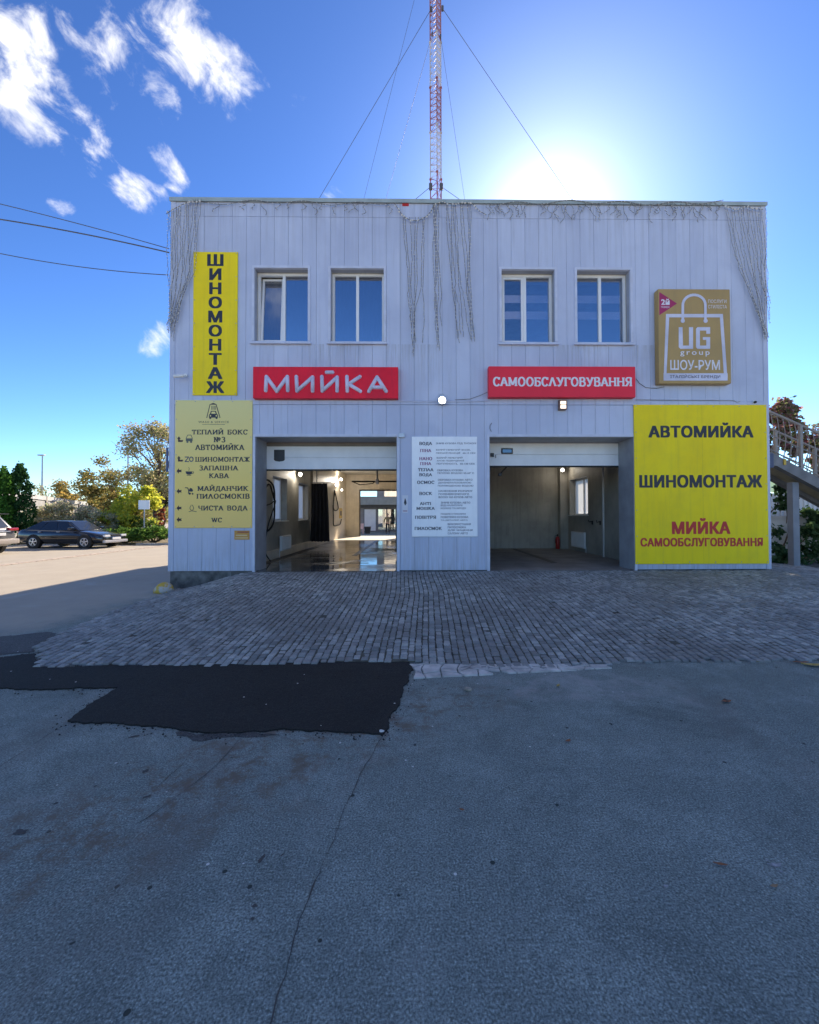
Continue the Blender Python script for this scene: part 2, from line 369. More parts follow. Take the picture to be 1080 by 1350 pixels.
M['wire'] = pmat('wire', (0.09, 0.09, 0.10), 0.6)
M['strand'] = pmat('light_strand', (0.17, 0.165, 0.16), 0.6)
M['bulb'] = pmat('clear_bulb', (0.72, 0.70, 0.66), 0.25)
M['mast_red'] = pmat('mast_red', (0.36, 0.15, 0.16), 0.5, 0.1)
M['mast_white'] = pmat('mast_white', (0.55, 0.52, 0.54), 0.5, 0.1)
M['concrete'] = pmat('concrete', (0.34, 0.33, 0.31), 0.85, 0.2, 2.5, 0.25)
M['stair'] = pmat('stair_concrete', (0.21, 0.21, 0.215), 0.8, 0.2, 3, 0.2)
M['plaster'] = pmat('plaster', (0.58, 0.57, 0.55), 0.85, 0.1, 2, 0.1)
M['green'] = pmat('green_roof', (0.10, 0.30, 0.10), 0.5, 0.1)
M['bark'] = pmat('bark', (0.12, 0.09, 0.065), 0.9, 0.3, 12, 0.5)
M['extinguisher'] = pmat('extinguisher', (0.45, 0.03, 0.03), 0.3)
M['curtain'] = pmat('curtain_cloth', (0.014, 0.015, 0.024), 0.75, 0.2, 4)
M['skin'] = pmat('skin', (0.48, 0.30, 0.22), 0.5, 0.08)
M['hair'] = pmat('hair', (0.03, 0.022, 0.018), 0.6)
M['jacket'] = pmat('jacket_cloth', (0.20, 0.16, 0.09), 0.8, 0.2, 6)
M['trousers'] = pmat('trouser_cloth', (0.018, 0.018, 0.025), 0.8)
M['lamp_on'] = emat('lit_lamp', (1.0, 0.93, 0.82), 7)
M['lamp_soft'] = emat('lit_lens', (1.0, 0.80, 0.62), 0.9)
M['kerb'] = pmat('kerb', (0.45, 0.38, 0.32), 0.85, 0.2, 6)
def board_grad():                                          # the printed gold board runs from greenish gold to warm gold
    m, nt, b = new_mat('gold_board'); g = coords(nt, (1, 1, 1)); sp = nt.nodes.new('ShaderNodeSeparateXYZ'); nt.links.new(g, sp.inputs[0])
    mr = nt.nodes.new('ShaderNodeMapRange'); mr.inputs['From Min'].default_value = 0; mr.inputs['From Max'].default_value = 2.8
    nt.links.new(sp.outputs[2], mr.inputs['Value'])
    nt.links.new(ramp(nt, mr.outputs[0], [(0, (0.97, 0.65, 0.17)), (0.35, (0.95, 0.69, 0.17)), (1, (0.80, 0.71, 0.28))]), b.inputs['Base Color'])
    b.inputs['Roughness'].default_value = 0.45; return m
M['gold'] = board_grad()
def glass_mat(name, tint, refl=0.3, opacity=0.6, rough=0.01, wav=0.02):
    m, nt, b = new_mat(name); L = nt.links.new; nt.nodes.remove(b)
    gl = nt.nodes.new('ShaderNodeBsdfGlossy'); gl.inputs['Roughness'].default_value = rough; gl.inputs['Color'].default_value = (0.92, 0.96, 1, 1)
    tr = nt.nodes.new('ShaderNodeBsdfTransparent'); tr.inputs['Color'].default_value = col(tint)
    mx = nt.nodes.new('ShaderNodeMixShader')
    lw = nt.nodes.new('ShaderNodeLayerWeight'); lw.inputs['Blend'].default_value = 0.35
    mr = nt.nodes.new('ShaderNodeMapRange'); mr.inputs['To Min'].default_value = refl; mr.inputs['To Max'].default_value = 0.95; L(lw.outputs['Fresnel'], mr.inputs['Value'])
    L(mr.outputs[0], mx.inputs[0]); L(tr.outputs[0], mx.inputs[1]); L(gl.outputs[0], mx.inputs[2])
    if wav:
        n = nt.nodes.new('ShaderNodeBump'); n.inputs['Strength'].default_value = wav; n.inputs['Distance'].default_value = 0.05
        L(noise_tex(nt, coords(nt), 1.6, 2), n.inputs['Height']); L(n.outputs[0], gl.inputs['Normal'])
    L(mx.outputs[0], nt.nodes['Material Output'].inputs[0]); return m
M['glass'] = glass_mat('window_glass', (0.45, 0.5, 0.55), 0.40, wav=.05)
M['glass_clear_room'] = glass_mat('window_glass_bright', (0.82, 0.86, 0.9), 0.33, wav=.05)
M['clearglass'] = glass_mat('clear_glass', (0.92, 0.95, 0.96), 0.05)
def frosted():
    m, nt, b = new_mat('frosted_film'); L = nt.links.new; nt.nodes.remove(b)
    d = nt.nodes.new('ShaderNodeBsdfDiffuse'); t = nt.nodes.new('ShaderNodeBsdfTranslucent'); d.inputs[0].default_value = (.8, .82, .85, 1); t.inputs[0].default_value = (.92, .94, .96, 1)
    mx = nt.nodes.new('ShaderNodeMixShader'); mx.inputs[0].default_value = .8; L(d.outputs[0], mx.inputs[1]); L(t.outputs[0], mx.inputs[2]); L(mx.outputs[0], nt.nodes['Material Output'].inputs[0]); return m
M['frosted'] = frosted()
M['carglass'] = glass_mat('car_glass', (0.12, 0.14, 0.16), 0.12, wav=0)
def floor_mat():
    m, nt, b = new_mat('wet_floor'); L = nt.links.new; v = coords(nt)
    c = ramp(nt, noise_tex(nt, v, 1.5, 5), [(0.35, (0.085, 0.085, 0.08)), (0.7, (0.16, 0.155, 0.145))])
    L(c, b.inputs['Base Color'])
    L(ramp(nt, noise_tex(nt, v, 0.9, 5, 0.6, 0.4), [(0.45, 0.03), (0.68, 0.30)]), b.inputs['Roughness'])
    bump(nt, b, noise_tex(nt, v, 6, 3), 0.06, 0.02); b.inputs['Specular IOR Level'].default_value = 0.8
    return m
M['floor'] = floor_mat()
M['dryfloor'] = pmat('matt_floor', (0.23, 0.22, 0.21), 0.6, 0.2, 2, 0.1)

def streaks(mt, scale, amount, dark):
    nt = mt.node_tree; b = nt.nodes['Principled BSDF']; src = b.inputs['Base Color'].links[0].from_socket
    f = ramp(nt, noise_tex(nt, coords(nt, (9, 1, .5)), scale, 6, .65), [(.50, 0.0), (.74, amount)]); g = ramp(nt, noise_tex(nt, coords(nt), 1.4, 6, .7), [(.48, 0.0), (.70, amount*.8)])
    nt.links.new(mixc(nt, g, mixc(nt, f, src, dark), dark), b.inputs['Base Color'])
streaks(M['yellow'], 1.2, .34, (.62, .50, .05)); streaks(M['red'], 1.4, .35, (.50, .03, .06)); streaks(M['inner'], 1.2, .6, (.20, .19, .17)); streaks(M['inner_tile'], 1.2, .5, (.42, .35, .27)); streaks(M['board'], 1.5, .25, (.66, .68, .74)); streaks(M['tan'], 1.4, .35, (.33, .23, .10))
# ------------------------------------------------------------------ lettering
def arc(cx, cy, rx, ry, a0, a1, n=12):
    return [(cx + rx*cos(radians(a0 + (a1-a0)*i/n)), cy + ry*sin(radians(a0 + (a1-a0)*i/n))) for i in range(n+1)]
V = lambda x, a=0, b=1: [(x, a), (x, b)]
SG = {   # slab-serif capitals drawn as strokes: width, strokes, places of the slabs
 'А': (.92, [[(.08,0),(.45,.98)], [(.45,.98),(.84,0)], [(.22,.34),(.70,.34)]], [(.08,0),(.84,0)]),
 'Б': (.82, [V(.16), [(.16,.98),(.70,.98),(.70,.8)], [(.16,.56)]+arc(.44,.29,.29,.27,90,-90)+[(.16,.02)]], [(.16,0),(.16,1)]),
 'В': (.84, [V(.16), [(.16,.98)]+arc(.44,.76,.24,.22,90,-90)+[(.16,.54)], [(.16,.53)]+arc(.46,.275,.28,.255,90,-90)+[(.16,.02)]], [(.16,0),(.16,1)]),
 'Г': (.76, [V(.16), [(.16,.98),(.68,.98),(.68,.74)]], [(.16,0),(.16,1)]),
 'Д': (.98, [[(.22,.06),(.40,.98)], [(.40,.98),(.74,.98)], V(.74,.04,.98), [(.08,-.18),(.08,.04),(.90,.04),(.90,-.18)]], [(.74,1)]),
 'Е': (.80, [V(.16), [(.16,.98),(.70,.98),(.70,.78)], [(.16,.52),(.56,.52)], [(.16,.02),(.72,.02),(.72,.24)]], [(.16,0),(.16,1)]),
 'Ж': (1.2, [V(.60), [(.14,.97),(.58,.5)], [(.14,.03),(.58,.5)], [(1.06,.97),(.62,.5)], [(1.06,.03),(.62,.5)]], [(.6,0),(.6,1),(.14,0),(.14,1),(1.06,0),(1.06,1)]),
 'З': (.78, [arc(.36,.76,.28,.22,140,-90)+[(.3,.54)], [(.3,.53)]+arc(.38,.27,.3,.25,90,-145)], []),
 'И': (1.0, [V(.16), V(.84), [(.16,.06),(.84,.94)]], [(.16,0),(.16,1),(.84,0),(.84,1)]),
 'І': (.42, [V(.21)], [(.21,0),(.21,1)]),
 'К': (.92, [V(.16), [(.2,.46),(.76,.98)], [(.36,.6),(.82,.02)]], [(.16,0),(.16,1),(.76,1),(.82,0)]),
 'Л': (.94, [[(.10,0),(.46,.98)], [(.46,.98),(.84,0)]], [(.10,0),(.84,0)]),
 'М': (1.14, [V(.16), [(.16,.98),(.57,.12)], [(.57,.12),(.98,.98)], V(.98)], [(.16,0),(.16,1),(.98,0),(.98,1)]),
 'Н': (.98, [V(.16), V(.82), [(.16,.52),(.82,.52)]], [(.16,0),(.16,1),(.82,0),(.82,1)]),
 'О': (.98, [arc(.49,.5,.37,.48,0,360,24)], []),
 'П': (.98, [V(.16), V(.82), [(.16,.98),(.82,.98)]], [(.16,0),(.16,1),(.82,0),(.82,1)]),
 'Р': (.80, [V(.16), [(.16,.98)]+arc(.44,.71,.27,.27,90,-90)+[(.16,.44)]], [(.16,0),(.16,1)]),
 'С': (.88, [arc(.48,.5,.36,.48,38,322,20), [(.78,.98),(.78,.72)]], []),
 'Т': (.86, [V(.43), [(.09,.74),(.09,.98),(.77,.98),(.77,.74)]], [(.43,0)]),
 'У': (.90, [[(.12,1),(.48,.36)], [(.80,1),(.42,.1),(.26,.02),(.14,.1)]], [(.12,1),(.80,1)]),
 'Ч': (.90, [V(.76), [(.16,1),(.16,.6),(.3,.46),(.76,.46)]], [(.76,0),(.76,1),(.16,1)]),
 'Ш': (1.36, [V(.16), V(.68), V(1.2), [(.16,.02),(1.2,.02)]], [(.16,1),(.68,1),(1.2,1),(.16,0),(1.2,0)]),
 'Я': (.86, [V(.72), [(.72,.98)]+arc(.42,.74,.27,.24,90,270)+[(.72,.5)], [(.46,.5),(.14,.02)]], [(.72,0),(.72,1),(.14,0)]),
 '3': (.70, [arc(.34,.76,.25,.22,150,-90), arc(.35,.27,.29,.26,90,-150)], []),
 '№': (1.3, [V(.14), V(.66), [(.14,.95),(.66,.05)], arc(1.0,.66,.16,.2,0,360,14), [(.84,.3),(1.16,.3)]], [(.14,0),(.14,1),(.66,1)]),
 'W': (1.3, [[(.1,1),(.38,.03)], [(.38,.03),(.64,.9)], [(.64,.9),(.9,.03)], [(.9,.03),(1.18,1)]], [(.1,1),(.64,.95),(1.18,1)]),
 'C': (.88, [arc(.48,.5,.36,.48,38,322,20), [(.78,.98),(.78,.72)]], []),
 ' ': (.55, [], []),
}
SG['Й'] = (SG['И'][0], SG['И'][1] + [[(.34,1.24),(.42,1.14),(.58,1.14),(.66,1.24)]], SG['И'][2])
def slab_polys(text, thick=.2, thin=.11, slab=.17, gap=.06):
    quads, x = [], 0.0
    lim = lambda v: 0.0 if abs(v) < .03 else (1.0 if abs(v-1) < .03 else v)
    for ch in text:
        w, strokes, sl = SG[ch]
        for st in strokes:
            for (x0, y0), (x1, y1) in zip(st[:-1], st[1:]):
                dx, dy = x1-x0, y1-y0; l = sqrt(dx*dx+dy*dy) or 1e-6
                t = thin + (thick-thin)*min(1, abs(dy)/l*1.1); t /= 2
                nx, ny = -dy/l*t, dx/l*t; e = 0.0 if len(st) == 2 else 0.02
                ex, ey = dx/l*e, dy/l*e
                if len(st) == 2 and abs(dy) > abs(dx)*.5:             # straight stem or diagonal: cut level at top and foot
                    hw = t*l/abs(dy); ya, yb = lim(y0), lim(y1)
                    quads.append([(x+x0-hw, ya), (x+x0+hw, ya), (x+x1+hw, yb), (x+x1-hw, yb)]); continue
                if len(st) < 10 and abs(dy) < 1e-6:                   # level bar: keep it inside the letter height
                    yc = min(max(y0, t), 1-t) if -.05 < y0 < 1.05 else y0
                    quads.append([(x+x0, yc-t), (x+x1, yc-t), (x+x1, yc+t), (x+x0, yc+t)]); continue
                quads.append([(x+x0+nx-ex, y0+ny-ey), (x+x0-nx-ex, y0-ny-ey), (x+x1-nx+ex, y1-ny+ey), (x+x1+nx+ex, y1+ny+ey)])
        for sx, sy in (sl if slab else []):
            y0 = 0 if sy < .5 else 1-thin*.9
            quads.append([(x+sx-slab, y0), (x+sx+slab, y0), (x+sx+slab, y0+thin*.9), (x+sx-slab, y0+thin*.9)])
        x += w + gap
    return quads
def font_mesh(body, bold=0.0, spacing=1.0):
    cu = bpy.data.curves.new('text', 'FONT'); cu.body = body; cu.size = 1.0; cu.offset = bold; cu.space_character = spacing
    cu.resolution_u = 4
    o = bpy.data.objects.new('text', cu); C.objects.link(o)
    dg = bpy.context.evaluated_depsgraph_get()
    me = bpy.data.meshes.new_from_object(o.evaluated_get(dg))
    vs = [v.co[:2] for v in me.vertices]; fs = [tuple(p.vertices) for p in me.polygons]
    bpy.data.objects.remove(o); bpy.data.curves.remove(cu); bpy.data.meshes.remove(me)
    return vs, fs
def lettering(parent, text, box, y, mat, mode='sans', bold=0.02, name='lettering', spacing=1.0, **k):
    x0, z1, x1, z0 = PX(box[0], y, (box[1]+box[3])/2), PZ(box[1], y, (box[0]+box[2])/2), PX(box[2], y, (box[1]+box[3])/2), PZ(box[3], y, (box[0]+box[2])/2)
    mb = MB()
    if mode == 'block': k = dict(thick=.265, thin=.20, slab=0, gap=.10) | k
    layers = 1
    if mode == 'bold':                                     # heavy grotesque: the plain letter printed several times, a hair apart
        v0, f0 = font_mesh(text, 0, spacing); vs, fs = [], []; layers = len(v0)
        for dx, dy in ((0, 0), (-1, 0), (1, 0), (-.5, .5), (.5, .5), (-.5, -.5), (.5, -.5), (-1, .5), (1, .5), (-1, -.5), (1, -.5)):
            o_ = len(vs); vs += [(x + dx*bold, yy + dy*bold) for x, yy in v0]; fs += [tuple(i + o_ for i in f) for f in f0]
    elif mode == 'sans':
        vs, fs = font_mesh(text, bold, spacing)
    else:
        vs, fs = [], []
        for q in slab_polys(text, **k):
            fs.append((len(vs), len(vs)+1, len(vs)+2, len(vs)+3)); vs += q
    ax0, ax1 = min(v[0] for v in vs), max(v[0] for v in vs); ay0, ay1 = min(v[1] for v in vs), max(v[1] for v in vs)
    if mode in ('slab', 'block'):
        ay0, ay1 = 0.0, 1.0
    sx, sy = (x1-x0)/(ax1-ax0), (z1-z0)/(ay1-ay0)
    eps = (lambda i: 0.0) if mode == 'sans' else (lambda i: (i//layers)*0.00012) if mode == 'bold' else (lambda i: (i//4 % 23)*0.00012)
    if mode in ('sans', 'bold'):                           # every printed facet a hair apart, so that none lies in another's plane
        for k_, f in enumerate(fs): mb.add([(x0+(vs[i][0]-ax0)*sx, y - eps(i) - (k_ % 37)*2.5e-6, z0+(vs[i][1]-ay0)*sy) for i in f], [tuple(range(len(f)))])
    else:
        mb.add([(x0+(v[0]-ax0)*sx, y - eps(i), z0+(v[1]-ay0)*sy) for i, v in enumerate(vs)], fs)
    return mb.build(name, mat, parent, recalc=False)
def flat(parent, name, polys, y, mat):                     # flat printed shapes given by photo pixels
    mb = MB()
    for i, pl in enumerate(polys):
        mb.poly([P(a, b, y - i*0.0002) for a, b in pl])
    return mb.build(name, mat, parent, recalc=False)
def ribbon(pts, w):
    out = []
    for (x0, y0), (x1, y1) in zip(pts[:-1], pts[1:]):
        dx, dy = x1-x0, y1-y0; l = sqrt(dx*dx+dy*dy) or 1e-6; nx, ny = -dy/l*w/2, dx/l*w/2; ex, ey = dx/l*w*.3, dy/l*w*.3
        out.append([(x0+nx-ex, y0+ny-ey), (x0-nx-ex, y0-ny-ey), (x1-nx+ex, y1-ny+ey), (x1+nx+ex, y1+ny+ey)])
    return out

# ================================================================== GROUND
def ground_mat():
    m = M['asphalt']; nt = m.node_tree; L = nt.links.new; b = nt.nodes['Principled BSDF']
    src = b.inputs['Base Color'].links[0].from_socket
    v = coords(nt); sp = nt.nodes.new('ShaderNodeSeparateXYZ'); L(v, sp.inputs[0])
    nz = noise_tex(nt, v, 0.9, 6, 0.7)
    def mr(sock, a, c):
        n = nt.nodes.new('ShaderNodeMapRange'); n.interpolation_type = 'SMOOTHSTEP'
        n.inputs['From Min'].default_value = a; n.inputs['From Max'].default_value = c; L(sock, n.inputs['Value']); return n.outputs[0]
    def mth(op, a, c):
        n = nt.nodes.new('ShaderNodeMath'); n.operation = op
        for i, q in enumerate((a, c)):
            if isinstance(q, (int, float)): n.inputs[i].default_value = q
            else: L(q, n.inputs[i])
        return n.outputs[0]
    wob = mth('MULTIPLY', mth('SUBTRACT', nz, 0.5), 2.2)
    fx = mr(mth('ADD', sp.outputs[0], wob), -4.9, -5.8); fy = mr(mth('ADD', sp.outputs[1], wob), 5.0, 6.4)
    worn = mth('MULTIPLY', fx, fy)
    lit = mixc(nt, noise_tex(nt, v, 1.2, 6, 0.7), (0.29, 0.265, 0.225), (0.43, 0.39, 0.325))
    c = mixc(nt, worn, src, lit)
    # dust left by tyres and drying puddles
    d = mth('ADD', mth('POWER', mth('MULTIPLY', mth('SUBTRACT', sp.outputs[0], 1.45), 0.9), 2.0), mth('POWER', mth('MULTIPLY', mth('SUBTRACT', sp.outputs[1], 3.85), 2.6), 2.0))
    c = mixc(nt, mth('MULTIPLY', mr(d, 1.0, 0.0), mr(noise_tex(nt, v, 3.5, 6, 0.75), 0.42, 0.7)), c, (0.32, 0.32, 0.32))
    # worn wheel tracks leading to the two bays, and an oily drip line between them
    for xc, wd, dark in ((-2.75, .30, .5), (-1.25, .30, .5), (2.45, .30, .42), (4.0, .30, .42), (-2.0, .16, .3)):
        tr = mth('DIVIDE', mth('ADD', mth('SUBTRACT', sp.outputs[0], xc), mth('MULTIPLY', wob, .22)), wd)
        g = mth('MULTIPLY', mr(mth('ABSOLUTE', tr, 0), 1.0, 0.2), mr(noise_tex(nt, v, 1.6, 6, .75), .40, .64))
        c = mixc(nt, mth('MULTIPLY', g, dark), c, (0.16, 0.152, 0.138))
    # rusty brown dirt washed along a diagonal at the left, pale dust elsewhere
    dg = mth('ADD', mth('ADD', mth('MULTIPLY', sp.outputs[0], 0.62), mth('MULTIPLY', sp.outputs[1], -0.78)), mth('MULTIPLY', wob, .35))
    band = mr(mth('ABSOLUTE', mth('ADD', dg, 2.75), 0), .75, .1)
    c = mixc(nt, mth('MULTIPLY', mth('MULTIPLY', band, mr(sp.outputs[1], 4.2, 3.4)), mr(noise_tex(nt, v, 5, 7, .8), .46, .62)), c, (0.15, 0.125, 0.10))
    c = mixc(nt, mth('MULTIPLY', mr(noise_tex(nt, v, .8, 7, .72, .8), .54, .72), .45), c, (0.40, 0.42, 0.41))
    # unseen pale forecourt behind the camera, added to bounce sunlight onto the facade
    c = mixc(nt, mr(mth('ADD', sp.outputs[1], wob), -2.6, -3.6), c, (0.55, 0.52, 0.46))
    L(c, b.inputs['Base Color'])
ground_mat()
gm = MB().quad((-1500, -600, 0), (1500, -600, 0), (1500, 2500, 0), (-1500, 2500, 0))
struct('ground', gm, M['asphalt'])

def cl(t): return max(0.0, min(1.0, t))
def sm(t): t = cl(t); return t*t*(3-2*t)
def ramp_z(x, y):
    t = cl((y - 4.3) / (8.9 - 4.3)); a = sm((x + 5.25) / 1.8); r = 1 - 0.25*sm((x - 8) / 3)
    return 0.355 * t * a * r
def x_left(y):
    pts = [(4.2, -3.85), (4.5, -4.05), (5.1, -4.62), (6.0, -4.9), (7.2, -5.05), (9.2, -5.2), (20, -5.2)]
    for (a, b), (c, d) in zip(pts[:-1], pts[1:]):
        if y <= c: return b + (d-b)*(y-a)/(c-a)
    return -5.2
def y_front(x): return 4.42 + 0.05*noise.noise((x*1.1, 3.1, 0)) - 0.14*sm((x-0.2)/0.6)*sm((2.4-x)/1.2) + .03*sm((x-4)/4)
XR_ = 7.9
def y_back(x): return D - 0.015 if x < XR_ + 0.05 else 12.6

def cobbles():
    base = MB(); nx = 150; x0, x1 = -5.2, 13.5
    ys = [4.25 + i*0.2 for i in range(25)] + [9.09]
    g = []
    for y in ys:
        xl = x_left(y); g.append([(xl + (x1-xl)*i/nx, y) for i in range(nx+1)])
    vs = [(x, max(y, y_front(x)+.07), ramp_z(x, y) + 0.006) for r in g for x, y in r]; n = nx+1
    base.add(vs, [(j*n+i, j*n+i+1, (j+1)*n+i+1, (j+1)*n+i) for j in range(len(ys)-1) for i in range(nx)])
    base.add([(XR_+.02, 9.09, .33), (13.5, 9.09, .28), (13.5, 12.7, .28), (XR_+.02, 12.7, .33)], [(0, 1, 2, 3)])
    struct('cobble_bed', base, M['mortar'])
    st = MB(); rnd = random.Random(3)
    xc = -5.3
    while xc < 12.5:
        w = rnd.uniform(0.078, 0.096)
        y = 4.2 + rnd.uniform(0, .1)
        while y < 12.5:
            l = rnd.uniform(0.075, 0.105) if rnd.random() > .1 else rnd.uniform(.11, .14)
            wob = 0.035*sin(y*1.1 + xc*.3) + 0.02*noise.noise((xc*.7, y*.9, 1))
            cx, cy = xc + w/2 + wob, y + l/2
            y += l
            if cx < x_left(cy) or cy < y_front(cx) or cy + l/2 > y_back(cx) or cx > 12.4: continue
            if -1.05 < cx < 0.05 and 4.2 < cy < 4.5: continue
            z = ramp_z(cx, cy) + 0.012 + rnd.gauss(0, .0035); tx, ty = rnd.gauss(0, .03), rnd.gauss(0, .03)
            gx, gy = rnd.uniform(.004, .008), rnd.uniform(.004, .008); a, b = w/2 - gx, l/2 - gy
            sl = (ramp_z(cx, cy+.1) - ramp_z(cx, cy-.1)) / .2; sx = (ramp_z(cx+.1, cy) - ramp_z(cx-.1, cy)) / .2
            def pt(ux, uy, dz): return (cx+ux, cy+uy, z + dz + ux*(tx+sx) + uy*(ty+sl))
            j = lambda: rnd.uniform(-.006, .006)
            q = [(-a+j(), -b+j()), (a+j(), -b+j()), (a+j(), b+j()), (-a+j(), b+j())]
            i1 = .62
            vs = [pt(x, yy, -.022) for x, yy in q] + [pt(x*.97, yy*.97, -.004) for x, yy in q] + [pt(x*.74, yy*.74, .004) for x, yy in q]
            fs = []
            for k in range(4):
                k2 = (k+1) % 4; fs += [(k, k2, k2+4, k+4), (k+4, k2+4, k2+8, k+8)]
            st.add(vs, fs + [(8, 9, 10, 11)])
        xc += w
    struct('cobbles', st, M['cobble'], recalc=False)
cobbles()

def ragged(pts, step=.07, amp=.018, seed=0, sub=True):
    out = []
    for (x0, y0), (x1, y1) in zip(pts, pts[1:] + pts[:1]):
        n = max(1, int(sqrt((x1-x0)**2+(y1-y0)**2)/step))
        for i in range(n):
            t = i/n; x, y = x0+(x1-x0)*t, y0+(y1-y0)*t
            out.append((x + amp*(noise.noise((x*5, y*5, seed)) + .6*noise.noise((x*19, y*19, seed+4))), y + amp*(noise.noise((x*5, y*5, seed+9)) + .6*noise.noise((x*19, y*19, seed+2)))))
    return out
def gxy(px, py, z=0.0): p = G(px, py, z); return (p.x, p.y)
pt_new = ragged([gxy(*q) for q in [(-200, 913), (0, 909), (60, 909.5), (154, 908), (120, 930), (85, 952.5), (150, 955), (200, 958), (238, 963), (280, 966), (352, 966), (365, 964), (430, 966), (505, 970), (517, 946), (527, 925), (540, 897), (543, 884), (538, 870), (470, 868.5), (400, 872), (330, 873.5), (262, 876), (180, 878), (52, 881), (45, 862), (0, 868), (-200, 882)]], step=.025, seed=1, amp=.03)
struct('asphalt_patch', MB().prismz(pt_new, 0.001, 0.013), M['patch'])
pt_dk = ragged([gxy(*q) for q in [(43, 860), (52, 846), (96, 838), (60, 834), (-20, 842), (-160, 846), (-160, 862), (0, 864)]], seed=8, amp=.05)
struct('tar_streak', MB().prismz(pt_dk, 0.0005, 0.0045), M['patch_old'])
pt_rim = ragged([gxy(*q) for q in [(225, 966), (300, 966), (356, 967), (370, 969), (300, 973), (255, 976), (230, 972)]], seed=12, amp=.05)
struct('tar_streak', MB().prismz(pt_rim, 0.0005, 0.004), M['patch_old'])

cr_ = MB(); rnd = random.Random(19)
for k in range(900):
    x, y = pt_new[rnd.randrange(len(pt_new))]
    if x < -6: continue
    x += rnd.gauss(0, .07); y += rnd.gauss(0, .05) - .02; q = rnd.uniform(.003, .011); a = rnd.uniform(0, 6)
    cr_.add([(x+q*cos(a), y+q*sin(a), .002), (x+q*cos(a+2.1), y+q*sin(a+2.1), .002), (x+q*cos(a+4.2), y+q*sin(a+4.2), .002), (x, y, .004+q*.7)], [(0, 1, 3), (1, 2, 3), (2, 0, 3)])
tag(cr_.build('asphalt_crumbs', M['patch']), 'black crumbs of asphalt scattered round the edge of the dark patch', 'crumbs', kind='stuff')
# crazy paving of broken slabs along the kerbless edge
def slabs():
    mb = MB(); rnd = random.Random(11)
    xs = [-.04]
    while xs[-1] < 1.9: xs.append(xs[-1] + rnd.uniform(.10, .20))
    n = len(xs); rows = 4; gp = []
    for i, x in enumerate(xs):
        t = i/(n-1); y0 = 4.03 + .24*t; y1 = 4.43 - .06*t
        gp.append([(x + rnd.uniform(-.045, .045), y0 + (y1-y0)*min(1, max(0, j/(rows-1) + (rnd.uniform(-.14, .14) if 0 < j < rows-1 else rnd.uniform(-.05, .05))))) for j in range(rows)])
    def stone(pts):
        cx, cy = sum(p[0] for p in pts)/len(pts), sum(p[1] for p in pts)/len(pts)
        out = []
        for (x, y), (x2, y2) in zip(pts, pts[1:] + pts[:1]):
            for t in (.06, .5, .94):
                X_, Y_ = x + (x2-x)*t, y + (y2-y)*t; d = sqrt((X_-cx)**2 + (Y_-cy)**2) or 1; k = max(.3, 1 - .008/d) + rnd.uniform(-.03, .02)
                out.append((cx + (X_-cx)*k, cy + (Y_-cy)*k))
        mb.prismz(out, 0.0, .013 + rnd.uniform(-.003, .005))
    for i in range(n-1):
        for j in range(rows-1):
            a, b, c, d = gp[i][j], gp[i+1][j], gp[i+1][j+1], gp[i][j+1]; u = rnd.random()
            if u < .10: continue
            if u < .45: stone([a, b, c]); stone([a, c, d])
            elif u < .6: stone([a, b, d]); stone([b, c, d])
            else: stone([a, b, c, d])
    struct('stone_edging', mb, M['slabstone'])
slabs()
# cracks
def crack(pts, w, seed):
    mb = MB(); rnd = random.Random(seed); P2 = []
    for (x0, y0), (x1, y1) in zip(pts[:-1], pts[1:]):
        n = max(2, int(sqrt((x1-x0)**2+(y1-y0)**2)/.03))
        for i in range(n):
            t = i/n; P2.append((x0+(x1-x0)*t, y0+(y1-y0)*t))
    P2.append(pts[-1]); n = len(P2); L_, R_ = [], []
    for i, (x, y) in enumerate(P2):
        dx, dy = P2[min(i+1, n-1)][0]-P2[max(i-1, 0)][0], P2[min(i+1, n-1)][1]-P2[max(i-1, 0)][1]; l = sqrt(dx*dx+dy*dy) or 1
        nx, ny = -dy/l, dx/l; o = .022*noise.noise((x*4, y*4, seed)) + .007*noise.noise((x*25, y*25, seed))
        ww = w*max(.12, (.55 + .9*noise.noise((x*7, y*7, seed+3)) + rnd.uniform(-.2, .25)))
        L_.append((x+nx*(o+ww), y+ny*(o+ww), .0035)); R_.append((x+nx*(o-ww), y+ny*(o-ww), .0035))
    mb.add(L_+R_, [(i, i+1, n+i+1, n+i) for i in range(n-1)])
    struct('asphalt_crack', mb, M['crack'])
crack([gxy(505, 971), gxy(470, 1030), gxy(430, 1130), gxy(395, 1225), gxy(372, 1300), gxy(340, 1420)], .0034, 1)
crack([gxy(322, 968), gxy(290, 1005), gxy(235, 1050), gxy(185, 1085)], .0035, 2)
crack([gxy(270, 968), gxy(240, 1010), gxy(205, 1040)], .002, 3)
crack([gxy(95, 950), gxy(40, 985), gxy(-30, 1030)], .002, 4)
def blot(px, py, rx, ry, seed, rot=0):
    c = gxy(px, py); pts = []; rx *= .7; ry *= .7
    for k in range(26):
        a = 2*pi*k/26; s = 1 + .75*noise.noise((cos(a)*1.6, sin(a)*1.6, seed)); x, y = rx*cos(a)*s, ry*sin(a)*s
        pts.append((c[0] + x*cos(rot)-y*sin(rot), c[1] + x*sin(rot)+y*cos(rot), .003))
    struct('tar_blot', MB().poly(pts), M['crack'])
for i, (px, py, rx, ry, ro) in enumerate([(346, 1132, .035, .012, 1.2), (372, 1128, .012, .008, 1), (28, 1097, .04, .03, 0), (193, 1051, .03, .014, .4), (178, 971, .05, .02, .3), (336, 1195, .014, .010, 0), (333, 1212, .012, .009, 0), (126, 1037, .012, .01, 0), (192, 1017, .03, .02, .3)]):
    blot(px, py, rx, ry, i*3.3+.7, ro)

